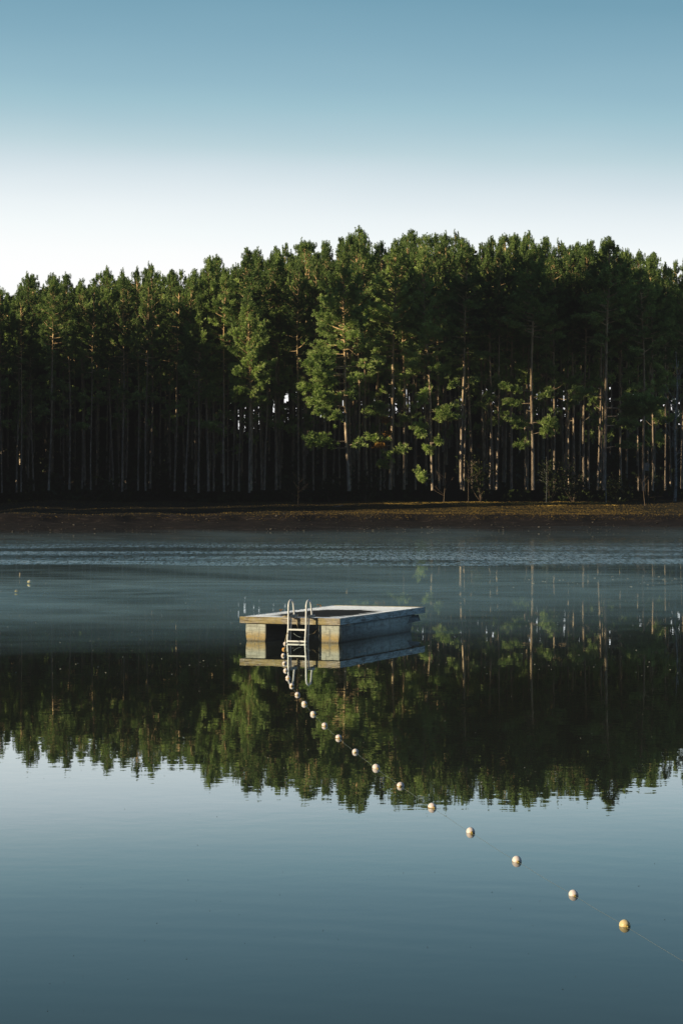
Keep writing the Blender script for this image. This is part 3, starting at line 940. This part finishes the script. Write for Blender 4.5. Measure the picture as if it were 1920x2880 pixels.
# grass on the bank
A = Acc()
k = 46000
x = rng.uniform(-37, 37, k); d = rng.uniform(9.5, 47, k)
okx = rng.random(k) < np.clip(np.interp(x, [-37, -16, -6, 6, 24, 28, 37], [.22, .30, .5, 1, 1, .35, .2]), 0, 1); x = x[okx]; d = d[okx]; k = len(x)
y = np.array([shore_y(a) for a in x]) + d
gz = np.array([ground_z(a, b) for a, b in zip(x, y)])
V, T, tn = tuft_mesh(np.stack([x, y, gz], 1), np.tile(np.array([[0, 0, 1.0]]), (k, 1)), rng.uniform(.05, .12, k), 6, .75, .06, rng.normal(.35, .15, k) + .75 * ((x > 4) & (x < 25.5) & (d > 33 + 3 * np.sin(x * .9)) & (d < 45)))  # sunlit strip on the crest is painted in as a lighter blade tone
A.add(V, T, np.clip(tn, 0, 1))
setp(link_mesh('dry_grass', A.mesh('dry_grass'), M['grass']), 'short dry golden grass along the top of the bank', 'grass', kind='stuff')


def shrub(px, y, hgt, wid, label, mat='leaves', tone=.5, n=260, stem=True, group=None):
    n = int(n * .7); tone *= .8
    x = (px - 960) / F * y; gz = ground_z(x, y)
    e = empty('shrub', (x, y, gz)); setp(e, label, 'shrub', group)
    W = Acc(); cen = []
    for _ in range(7):
        az = rng.uniform(0, 6.28); p = branch_pts((0, 0, -.1), az, rng.uniform(.9, 1.4), hgt * rng.uniform(.7, 1.05), .1, 5)
        W.add(*cyl(p, np.linspace(.035, .008, len(p)), 4))
        for _ in range(n // 7):
            q = rng.uniform(.35, 1) * (len(p) - 1); i = min(int(q), len(p) - 2)
            cen.append(p[i] + (p[i + 1] - p[i]) * (q - i) + rng.normal(0, 1, 3) * np.array([wid * .3, wid * .3, hgt * .09]))
    link_mesh('stem', W.mesh('stem'), M['twig'], e)
    cen = np.array(cen)
    V, T, tn = leaf_cloud(cen, rng.uniform(.12, .26, len(cen)), rng.normal(tone, .18, len(cen)), 6)
    link_mesh('foliage', np_mesh('foliage', V, T, np.clip(tn, 0, 1)), M[mat], e)


shrub(1352, 236, 5.2, 1.1, 'tall loose leafy sapling bush beside the close trio of bright stems', tone=.72, n=420)
shrub(1030, 237, 3.6, 1.6, 'low dull bush at the foot of the golden stems', tone=.25, n=330)
shrub(925, 238, 2.6, 1.3, 'small dark bush below the hanging cloak of boughs', tone=.3, n=240)
shrub(1545, 236, 4.8, 1.4, 'thin dark bush with a few lit leaves by the clean golden stem', tone=.45, n=330)
shrub(1610, 238, 3.4, 1.6, 'low black green bush under the violet grey stems', tone=.2, n=280)
shrub(1735, 238, 2.8, 1.8, 'dim spreading bush under the long low bough', tone=.25, n=300)
shrub(830, 237, 3.2, 1.1, 'wispy bush below the thin lit stem', tone=.3, n=180)


def bare_tree(name, px, y, hgt, label, cat, mat, forks=9, rb=.10, seed=1, spread=.5, lean=0.0):
    global rng
    keep = rng; rng = np.random.default_rng(seed)
    x = (px - 960) / F * y; gz = ground_z(x, y)
    e = empty(name, (x, y, gz)); setp(e, label, cat)
    W = Acc(); B = Acc()
    zs = np.linspace(-.3, hgt, 9)
    ax = np.stack([lean * zs + .10 * np.sin(zs * .7) * min(1, hgt / 8), .08 * np.sin(zs * .5), zs], 1)
    W.add(*cyl(ax, np.linspace(rb, rb * .18, 9), 7))
    for _ in range(forks):
        z = rng.uniform(.22, .97) * hgt
        p0 = np.array([np.interp(z, zs, ax[:, i]) for i in range(3)])
        L = hgt * .22 * rng.uniform(.5, 1.2) * (1.15 - z / hgt) + .3
        az = rng.uniform(0, 6.28)
        p = branch_pts(p0, az, rng.uniform(.3, 1.0), L * (1 + spread), .25, 5)
        B.add(*cyl(p, np.linspace(rb * .28, .008, len(p)), 4))
        for _ in range(4):
            i = int(rng.integers(1, 5))
            q = branch_pts(p[i], az + rng.normal(0, .8), rng.uniform(.2, 1.1), L * .5, .2, 3)
            B.add(*cyl(q, np.linspace(rb * .13, .006, len(q)), 3))
    link_mesh('trunk', W.mesh('trunk'), M[mat], e); link_mesh('branches', B.mesh('branches'), M[mat], e)
    rng = keep
    return e


bare_tree('bare_tree', 1896, 234, 14.5, 'leafless pale barked tree with fine upright twigs at the dark end of the bank', 'tree', 'pale_bark', 20, .15, 3, .3, .012)
bare_tree('sapling', 1316, 232, 3.8, 'bare crooked sapling before the stout bright pine', 'sapling', 'twig', 9, .06, 4, 1.4, -.02)
bare_tree('sapling', 1247, 233, 2.9, 'short bare sapling right of the crooked tufted pine', 'sapling', 'twig', 6, .04, 5, 1.2, .05)
bare_tree('sapling', 838, 225, 2.5, 'bare forked sapling rooted on the bank slope over the raft', 'sapling', 'dark_twig', 7, .03, 6, 1.1, .02)
bare_tree('sapling', 1703, 231, 5.2, 'thin leaning bare stem before the stout bright footed pine', 'sapling', 'pale_bark', 3, .05, 7, .3, -.05)
bare_tree('sapling', 1535, 234, 4.5, 'slim pale sapling stem standing before the thin dark bush', 'sapling', 'pale_bark', 3, .05, 8, .3, .0)
bare_tree('sapling', 1812, 224, 2.4, 'thin weedy sapling leaning on the bank at the dark end', 'sapling', 'twig', 6, .035, 9, 1.3, -.12)

# pale cabinet among the stems
x, y, z = at_depth(1817, 1310, 243)
e = empty('utility_cabinet', (x, y, ground_z(x, y))); setp(e, 'small pale grey cabinet standing between two thick unlit pines', 'cabinet')
zb = 5.9 - ground_z(x, y) - .75
b = MB(); b.box(-.24, .24, -.2, .2, zb, zb + .62, .02); b.build('body', M['cabinet'], e)
b = MB(); b.box(-.28, .28, -.25, .25, zb + .625, zb + .70, .015); b.box(-.12, .12, -.1, .1, zb + .702, zb + .80, .01); b.build('lid', M['cabinet'], e)
for sx in (-.17, .17):
    b = MB(); b.box(sx - .04, sx + .04, -.04, .04, -.4, zb - .002, 0); b.build('leg', M['twig'], e)

# fallen stick on the bank
x, y, z = at_depth(948, 1417, 222)
b = MB(); g1 = ground_z(x, y)
b.tube([(-.45, 0, .04), (-.1, .02, .06), (.3, 0, .12), (.55, -.03, .20)], [.035, .03, .025, .012], 6)
o = b.build('fallen_branch', M['pale_bark']); o.location = (x, y, g1); setp(o, 'pale broken branch lying on the bank below the forest edge', 'branch')

# ------------------------------------------------------------------ raft
u = Vector((.9304, -.3665, 0)); v = Vector((.3665, .9304, 0))
FRc = Vector((-.034, 54.16, 0))
org = FRc - u * 1.225 + v * 2.85
raft = empty('swim_raft', org, math.atan2(u.y, u.x))
setp(raft, 'low wooden swimming raft with frosted deck and ladder, floating in the middle of the lake', 'raft')
hw, hl, top = 1.225, 2.85, .55
# deck planks, run across the raft
b = MB()
npl = 40; pw = 2 * hl / npl
for i in range(npl):
    y0 = -hl + i * pw
    dz = random.uniform(-.002, .002)
    b.box(-hw + .042, hw - .042, y0 + .004 + (.038 if i == 0 else 0), y0 + pw - .003 - (.038 if i == npl - 1 else 0), top - .035, top - .004 + dz, .003)
b.build('deck', M['deck'], raft)
b = MB(); b.box(-hw + .042, hw - .042, -hl + .042, hl - .042, top - .10, top - .040); b.build('deck_frame', M['wood'], raft)
# cross beams under the deck
b = MB(); 
for yy in (-2.2, -1.1, 0, 1.1, 2.2): b.box(-hw + .05, hw - .05, yy - .04, yy + .04, top - .175, top - .104)
b.build('cross_beam', M['wood'], raft)
# fascia boards
def board(name, x0, x1, y0, y1, z0, z1, mat):
    m = MB(); m.box(x0, x1, y0, y1, z0, z1, .006); o = m.build(name, M[mat], raft); return o
board('front_board', -hw, hw, -hl - .0, -hl + .038, top - .145, top + .004, 'wood')
board('rear_board', -hw, hw, hl - .038, hl, top - .145, top + .004, 'wood')
board('side_board', hw - .038, hw + .002, -hl + .04, -hl + 1.16, top - .145, top + .006, 'side_wood')
board('side_board', hw - .038, hw + .001, -hl + 1.166, hl - .04, top - .145, top + .005, 'side_wood')
board('side_board', -hw, -hw + .038, -hl + .04, hl - .04, top - .145, top + .004, 'side_wood')
# bolts on the side board
b = MB()
for k in range(6):
    yy = -2.3 + k * .95
    for s in (1, -1):
        b.tube([(hw + .001, yy, top - .08 + s * .035), (hw + .010, yy, top - .08 + s * .035)], .012, 8)
b.build('bolt', M['steel'], raft)
b = MB()
for k in range(7):
    xx = -1.1 + k * .366
    for s_ in (1, -1): b.tube([(xx + .02 * s_, -hl + .001, top - .075 + s_ * .04), (xx + .02 * s_, -hl - .008, top - .075 + s_ * .04)], .011, 8)
b.build('bolt', M['steel'], raft)
# floats
def tank(cx, w=.50):
    prof = []
    h = w / 2
    for sgn in (1, -1):
        pr = [(h * .985, .385), (h * 1.0, .30), (h * 1.0, .22), (h * .985, .14), (h * .94, .06), (h * .86, -.03), (h * .68, -.14), (h * .35, -.22)]
        if sgn == 1: side = pr
        prof += [(cx + sgn * a, z) for a, z in (pr if sgn == 1 else pr[::-1])]
    m = MB(); m.prism(prof, -hl + .06, hl - 1.25)
    # slightly convex end: sloped stern piece
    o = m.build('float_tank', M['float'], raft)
    for p in o.data.polygons: p.use_smooth = len(p.vertices) == 4
    m = MB()
    n = len(prof)
    a = [m.bm.verts.new((x, hl - 1.247, z)) for x, z in prof]
    c = [m.bm.verts.new((cx + (x - cx) * .92 , hl - .80, z * .96 + .03 if z < .3 else z)) for x, z in prof]
    for k in range(n): m.bm.faces.new((a[k], a[(k + 1) % n], c[(k + 1) % n], c[k]))
    m.bm.faces.new(a[::-1]); m.bm.faces.new(c)
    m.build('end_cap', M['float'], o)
    return o


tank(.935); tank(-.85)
# bracket at the far corner
m = MB()
A0 = [(hw - .05, hl - 1.20, .385), (hw + .02, hl - .62, .385), (hw - .05, hl - .55, .385)]
vv = [m.bm.verts.new(p) for p in [(hw - .10, hl - 1.30, .20), (hw + .16, hl - .80, .27), (hw - .05, hl - .35, .385), (hw - .10, hl - 1.0, .385),
                                  (hw - .10, hl - 1.30, .185), (hw + .16, hl - .80, .255), (hw - .05, hl - .35, .370), (hw - .10, hl - 1.0, .370)]]
for f in ((0, 1, 2, 3), (7, 6, 5, 4), (0, 4, 5, 1), (1, 5, 6, 2), (2, 6, 7, 3), (3, 7, 4, 0)): m.bm.faces.new([vv[i] for i in f])
m.build('corner_bracket', M['steel'], raft)

# ladder
xr, xl = hw - .737, hw - 1.167
yf = -hl - .20
def rail(x):
    pts = [(x - .03, yf - .06, -.75), (x - .02, yf - .03, -.1), (x, yf, .35), (x, yf + .01, .78)]
    R0 = .145
    cy = yf + .01 + R0; cz = .81
    for k in range(0, 11):
        a = math.pi - k * math.pi / 10
        pts.append((x, cy + R0 * math.cos(a), cz + R0 * math.sin(a)))
    pts += [(x, cy + R0 + .02, .72), (x, cy + R0 + .05, .60), (x, cy + R0 + .06, top + .006)]
    m = MB(); m.tube(pts, .021, 12); o = m.build('ladder_rail', M['alu'], raft)
    m = MB(); m.box(x - .016, x + .045, yf + .005, yf + .43, top + .008, top + .020, .002); m.box(x + .03, x + .042, yf + .02, yf + .43, top + .0205, top + .075, .002)
    m.build('mounting_bracket', M['steel'], o)
    m = MB(); m.tube([(x + .045, yf + .055, top + .006), (x + .03, yf + .045, .1), (x + .012, yf + .01, -.6)], .015, 10); m.build('stile', M['alu'], o)
    return o
rail(xl); rail(xr)
for zz_, dy in ((.295, 0.0), (.035, -.022), (-.25, -.04)):
    m = MB(); m.box(xl - .01, xr + .01, yf - .02 + dy, yf + .075 + dy, zz_ - .018, zz_ + .018, .006)
    m.build('ladder_step', M['alu'], raft)

# rope hanging under the deck between the floats
m = MB()
m.tube([(xl + .12, -hl + .10, .62), (xl + .12, -hl + .03, .573), (xl + .125, -hl - .012, .56), (xl + .13, -hl - .014, .42), (xl + .16, -hl + .0, .30), (xl + .22, -hl + .05, .20), (xl + .31, -hl + .15, .155), (xl + .42, -hl + .3, .19), (xl + .5, -hl + .4, .33)], .007, 6)
m.build('slack_rope', M['rope'], raft)
m = MB()
pp = [(xl + .02 + .42 * i / 8, -hl + .05, .14 + .09 * ((i - 4) / 4) ** 2 - .03) for i in range(9)]
m.tube(pp, .0045, 6); m.build('hanging_cord', M['cord'], raft)

# two curled leaves on the deck
def curled_leaf(lx, ly, rz, label, s=1.0):
    bm = bmesh.new(); n = 7; rows = []
    for i in range(n):
        t = i / (n - 1); w = .035 * math.sin(math.pi * min(1, t * .9 + .08)) * s
        xx = .045 * math.cos(t * 2.6) * s; z = .03 * s + .045 * math.sin(t * 2.6) * s
        rows.append([bm.verts.new((xx, -w, z + .01 * s)), bm.verts.new((xx, 0, z)), bm.verts.new((xx, w, z + .012 * s))])
    for i in range(n - 1):
        for j in range(2): bm.faces.new((rows[i][j], rows[i + 1][j], rows[i + 1][j + 1], rows[i][j + 1]))
    me = bpy.data.meshes.new('fallen_leaf'); bm.to_mesh(me); bm.free()
    o = link_mesh('fallen_leaf', me, M['leaf']); p = org + u * lx + v * ly
    o.location = (p.x, p.y, top - .028 * s); o.rotation_euler = (0, 0, rz); setp(o, label, 'leaf')
curled_leaf(-1.19, 1.85, .6, 'curled brown leaf on the far edge of the frosted deck, well away from the ladder', 1.3)
curled_leaf(-1.17, -.55, 2.0, 'curled brown leaf on the deck edge seen between the ladder hoops', 1.2)

# ------------------------------------------------------------------ float line
bp = [(801.9, 1811), (798.7, 1827), (797, 1844.5), (800, 1867), (803.5, 1887), (810, 1908), (820.5, 1930), (836.3, 1955), (855.6, 1981), (880.5, 2009.5), (912.5, 2042), (951.5, 2076.5), (999, 2116), (1057, 2161), (1125.5, 2211.5),
      (1214.5, 2272), (1322.5, 2342), (1452.5, 2423), (1611.5, 2518), (1755.5, 2604.5)]
pts = [Vector(on_water(a, b, .0)) for a, b in bp]
labs = ['first float of the line, hanging at the foot of the ladder', 'amber float, darkest of the line, second from the ladder', 'white float third from the ladder, after the amber one',
        'pinkish float fourth from the ladder', 'pinkish float fifth from the ladder, level with the mirrored hoops', 'pinkish float beside the mirrored tip of the ladder, sixth of the line',
        'pinkish float seventh from the raft, just past the mirrored ladder tip', 'eighth pinkish float from the raft on the dark reflection', 'ninth pinkish float from the raft on the dark reflection',
        'tenth float from the raft, half way down the dark reflection', 'eleventh float from the raft on the green reflection', 'twelfth float from the raft on the green reflection',
        'thirteenth float from the raft, over the green reflection', 'fourteenth float from the raft, third last on the dark reflection', 'pink white float just above the mirrored treetops, fifteenth from the raft',
        'pale float on the mirrored treetops line', 'float nearest beyond the mirrored treetops, on open sky water', 'fourth nearest float resting on open sky water' ,
        'second nearest float with yellow knob on blue water', 'nearest float, large and yellow stained, on the blue water']
labs[16] = 'first float past the mirrored treetops, on pale sky water'
labs[17] = 'third nearest float, white above and gold at the waterline'


def float_body(r, seg=16, asp=1.12):
    pr = []
    for k in range(seg + 1):
        a = math.pi * k / seg
        x = -math.cos(a) * r * asp; rr = max(math.sin(a) * r, r * .14)
        rr = r * (max(math.sin(a), 0) ** .85) if k not in (0, seg) else r * .14
        pr.append((x, max(rr, r * .14)))
    return pr


kinds = {}
def get_float(mat):
    if mat in kinds: return kinds[mat]
    r = .043
    m = MB(); m.lathe(float_body(r), 28)
    # seam ring
    o = m.build('float_body', M[mat]); me1 = o.data; bpy.data.objects.remove(o)
    m = MB(); m.lathe([(r * 1.08, r * .34), (r * 1.15, r * .36), (r * 1.24, r * .30), (r * 1.27, r * .16)], 16)
    m.tube([(r * 1.27, 0, 0), (r * 1.45, .0, .0), (r * 1.6, .003, -.004)], [.007, .006, .003], 8)
    o = m.build('knob', M['knob']); me2 = o.data; bpy.data.objects.remove(o)
    kinds[mat] = (me1, me2); return kinds[mat]


random.seed(3)
for i, p in enumerate(pts):
    mat = 'amber_float' if i == 1 else ('yellowed_float' if i == 19 else 'pink_white_float')
    q = pts[i + 1] if i + 1 < len(pts) else pts[i] + (pts[i] - pts[i - 1])
    dr = (q - p).normalized()
    e = empty('rope_float', (p.x, p.y, .008 + random.uniform(-.003, .004))); e.rotation_euler = (random.uniform(-1, 1), random.uniform(.02, .16), math.atan2(dr.y, dr.x) + random.uniform(-.25, .25))
    e.rotation_euler[0] = random.uniform(-.4, .4)
    sc = 1.0 + random.uniform(-.04, .06) + (.06 if i == 19 else 0); e.scale = (sc, sc, sc)
    setp(e, labs[i], 'rope float', 'floats strung along the line')
    for nm, me in zip(('float_body', 'knob'), get_float(mat)):
        c = bpy.data.objects.new(nm, me); C.objects.link(c); c.parent = e

# line itself
lp = []
far = pts[-1] + (pts[-1] - pts[-2]).normalized() * 5.0
chain = pts + [Vector((far.x, far.y, 0))]
cl = org + u * (xl - .075) + v * (-hl - .02)
m = MB()
start = [Vector((cl.x + .03, cl.y + .12, top + .02)), Vector((cl.x, cl.y + .02, top + .022)), Vector((cl.x, cl.y - .01, top - .01)), Vector((cl.x - .004, cl.y - .015, .3)), Vector((pts[0].x, pts[0].y - .0, .06)), pts[0]]
m.tube(start, .0085, 8)
run = []
for i in range(len(chain) - 1):
    a, b_ = chain[i], chain[i + 1]
    for k in range(6):
        t = k / 6
        p = a.lerp(b_, t); sag = math.sin(math.pi * t)
        side = Vector((b_.y - a.y, a.x - b_.x, 0)).normalized()
        p = p + side * .006 * math.sin(t * 6.28 + i) * sag; p.z = .001
        run.append(p)

m2 = MB(); m2.tube(run, .0007, 6); ol = m2.build('float_cord', M['cord']); setp(ol, 'thin wet cord strung through the floats and on past the nearest one', 'cord')
# knot and loose end by the cleat
kn = org + u * (xl - .17) + v * (-hl + .06)
m.tube([kn + Vector((.10 * math.cos(a) * (1 - a / 16), .05 * math.sin(a) * (1 - a / 16), top + .012 + a * .002)) for a in np.linspace(0, 11, 24)], .008, 6)
o = m.build('hanging_rope', M['rope']); setp(o, 'taut rope hanging from the deck edge beside the ladder to the first float', 'rope')

# two marker buoys far off to the left
def marker(px, py, mats, label, r=.085):
    p = on_water(px, py)
    e = empty('marker_buoy', p); setp(e, label, 'buoy', 'banded marker buoys')
    def cap(z0, z1, mt, nm, k=8):
        m = MB(); pr = []
        for i in range(k + 1):
            z = z0 + (z1 - z0) * i / k; pr.append((z, max(math.sqrt(max(r * r - (z - .045) ** 2, 0)), .004) * (1.012 if nm == 'band' else 1)))
        m.lathe(pr, 24)
        o = m.build(nm, M[mt], e); o.rotation_euler = (0, -pi / 2, 0)
        return o
    cap(-.035, .035, mats[0], 'lower_shell'); cap(.036, .074, mats[1], 'band'); cap(.075, .129, mats[2], 'upper_shell')


marker(84, 1641, ('dark_low', 'yellow', 'white') if False else ('grey', 'yellow', 'white'), 'white topped marker buoy with yellow band, the farther of two out on the misty water')
marker(49, 1667, ('grey', 'yellow', 'grey'), 'grey topped marker buoy with yellow band, the nearer of two out on the misty water')

# floating specks
A = Acc()
def specks(n, f, size):
    V = []; Fc = []; k = 0
    for _ in range(n):
        px, py = f(); p = np.array(on_water(px, py, .004)); a = random.uniform(0, 6.28); s = random.uniform(*size)
        d = np.array([math.cos(a), math.sin(a), 0]) * s; e_ = np.array([-math.sin(a), math.cos(a), 0]) * s * .5
        V += [p - d, p - e_, p + d, p + e_ + np.array([0, 0, s * .3])]; Fc.append((k, k + 1, k + 2, k + 3)); k += 4
    return np.array(V), np.array(Fc)
V, Fc = specks(90, lambda: (random.uniform(1440, 1920), random.gauss(1634, 9)), (.03, .07))
V2, F2 = specks(520, lambda: (random.uniform(0, 1920), random.uniform(1640, 1900)), (.008, .022))
V3, F3 = specks(160, lambda: (random.uniform(0, 1920), random.uniform(1900, 2200)), (.005, .012))
o = link_mesh('floating_specks', np_mesh('floating_specks', np.concatenate([V, V2, V3]), np.concatenate([Fc, F2 + len(V), F3 + len(V) + len(V2)])), M['speck'])
setp(o, 'pale specks of pollen and fluff drifting on the dark water', 'specks', kind='stuff')
V, Fc = specks(60, lambda: (random.uniform(0, 1920), random.uniform(2250, 2850)), (.004, .010))
o = link_mesh('floating_debris', np_mesh('floating_debris', V, Fc), M['dspeck'])
setp(o, 'tiny dark crumbs of bark scattered on the pale water', 'debris', kind='stuff')

# ------------------------------------------------------------------ mist lying on the water
mm = []
VV = []; FF = []
for k, z in enumerate((.07, .16, .27, .40)):
    nx_ = 2
    VV += [(-70, 36, z), (70, 36, z), (70, 191, z), (-70, 191, z)]; FF.append((4 * k, 4 * k + 1, 4 * k + 2, 4 * k + 3))
o = link_mesh('mist', np_mesh('mist', VV, FF), M['mist'])
setp(o, 'thin blue white mist lying on the far water', 'mist', kind='stuff')

# ------------------------------------------------------------------ light
SAZ = R(180 + 64)      # compass bearing of the sun: behind the viewer, to the left
sd = Vector((math.sin(SAZ) * math.cos(SUN_EL), math.cos(SAZ) * math.cos(SUN_EL), math.sin(SUN_EL)))
ld = bpy.data.lights.new('sun', 'SUN'); ld.energy = 5.0; ld.angle = R(.5); ld.color = (1.0, .83, .53)
lo = bpy.data.objects.new('sun', ld); C.objects.link(lo); lo.rotation_euler = (-sd).to_track_quat('-Z', 'Y').to_euler(); lo.location = (-60, -60, 40)

w = bpy.data.worlds.new('World'); bpy.context.scene.world = w; w.use_nodes = True
t = NT(w.node_tree); t.n.clear()
out = t.n.new('ShaderNodeOutputWorld')
sky = t.add('ShaderNodeTexSky'); sky.sky_type = 'NISHITA'; sky.sun_disc = False
sky.sun_elevation = SUN_EL; sky.sun_rotation = SAZ; sky.altitude = 100; sky.air_density = 1.0; sky.dust_density = .6; sky.ozone_density = 2.0
bg1 = t.add('ShaderNodeBackground'); t.l.new(sky.outputs[0], bg1.inputs[0]); bg1.inputs[1].default_value = .055
tc = t.add('ShaderNodeTexCoord')
sep = t.add('ShaderNodeSeparateXYZ'); t.l.new(tc.outputs['Generated'], sep.inputs[0])
def el(yd): return math.sin(math.atan((HZ - yd * 1.2245) / F)) / .30
stops = [(0.0, (1, 1, 1)), (el(640), (1.0, 1.0, 1.0)), (el(600), srgb(252, 254, 254)), (el(550), srgb(244, 250, 251)), (el(500), srgb(235, 243, 246)), (el(450), srgb(223, 234, 239)), (el(400), srgb(207, 223, 230)), (el(350), srgb(188, 212, 220)),
         (el(300), srgb(172, 202, 213)), (el(250), srgb(158, 194, 207)), (el(200), srgb(147, 185, 201)), (el(100), srgb(131, 172, 191)), (el(0), srgb(116, 160, 181)), (.85, srgb(89, 135, 161)), (1.0, srgb(86, 131, 157))]
stops = sorted(stops, key=lambda s_: s_[0])
z = t.math('DIVIDE', sep.outputs[2], .30)
# very faint uneven haze so the gradient is not ruler straight
hz = t.noise(t.scale(tc.outputs['Generated'], (3, 3, 14)), 1.2, 3, .5)
z2 = t.math('ADD', z, t.math('MULTIPLY', t.math('SUBTRACT', hz, .5), .05))
z2 = t.math('ADD', z2, t.math('MULTIPLY', sep.outputs[0], .15))
g = t.ramp(z2, stops)
g = t.mix(t.maprange(z, 0, .05), (.9, .95, 1.0), g)
bg2 = t.add('ShaderNodeBackground'); t.l.new(g, bg2.inputs[0]); bg2.inputs[1].default_value = 1.0
g = t.mix(t.maprange(t.math('ADD', sep.outputs[1], t.math('MULTIPLY', sep.outputs[0], .6)), -.35, .30), t.mix(1.0, g, (.11, .125, .16), 'MULTIPLY'), g)
t.l.new(g, bg2.inputs[0])
fac = t.maprange(sep.outputs[2], .34, .75)
t.l.new(t.shmix(fac, bg2.outputs[0], bg1.outputs[0]), out.inputs[0])

# ------------------------------------------------------------------ camera
cd = bpy.data.cameras.new('camera'); cd.sensor_fit = 'VERTICAL'; cd.sensor_height = 36; cd.sensor_width = 24; cd.lens = 85
cd.shift_y = -(1440 - HZ) / 2880; cd.clip_start = .5; cd.clip_end = 6000
co = bpy.data.objects.new('camera', cd); C.objects.link(co); co.location = (0, 0, H); co.rotation_euler = (R(90), 0, 0)
sc = bpy.context.scene; sc.camera = co
sc.view_settings.view_transform = 'Standard'; sc.view_settings.look = 'None'; sc.view_settings.exposure = 0
# the photograph's slightly lifted blacks
sc.view_settings.use_curve_mapping = True
cm_ = sc.view_settings.curve_mapping; cm_.use_clip = False
cm_.curves[3].points[0].location = (0.0, 0.006); cm_.curves[3].points[1].location = (1.0, 1.0); cm_.update()
sc.cycles.transparent_max_bounces = 40; sc.cycles.max_bounces = 8; sc.cycles.diffuse_bounces = 3; sc.cycles.glossy_bounces = 4
sc.cycles.caustics_reflective = False; sc.cycles.caustics_refractive = False
sc.cycles.sample_clamp_indirect = 4.0
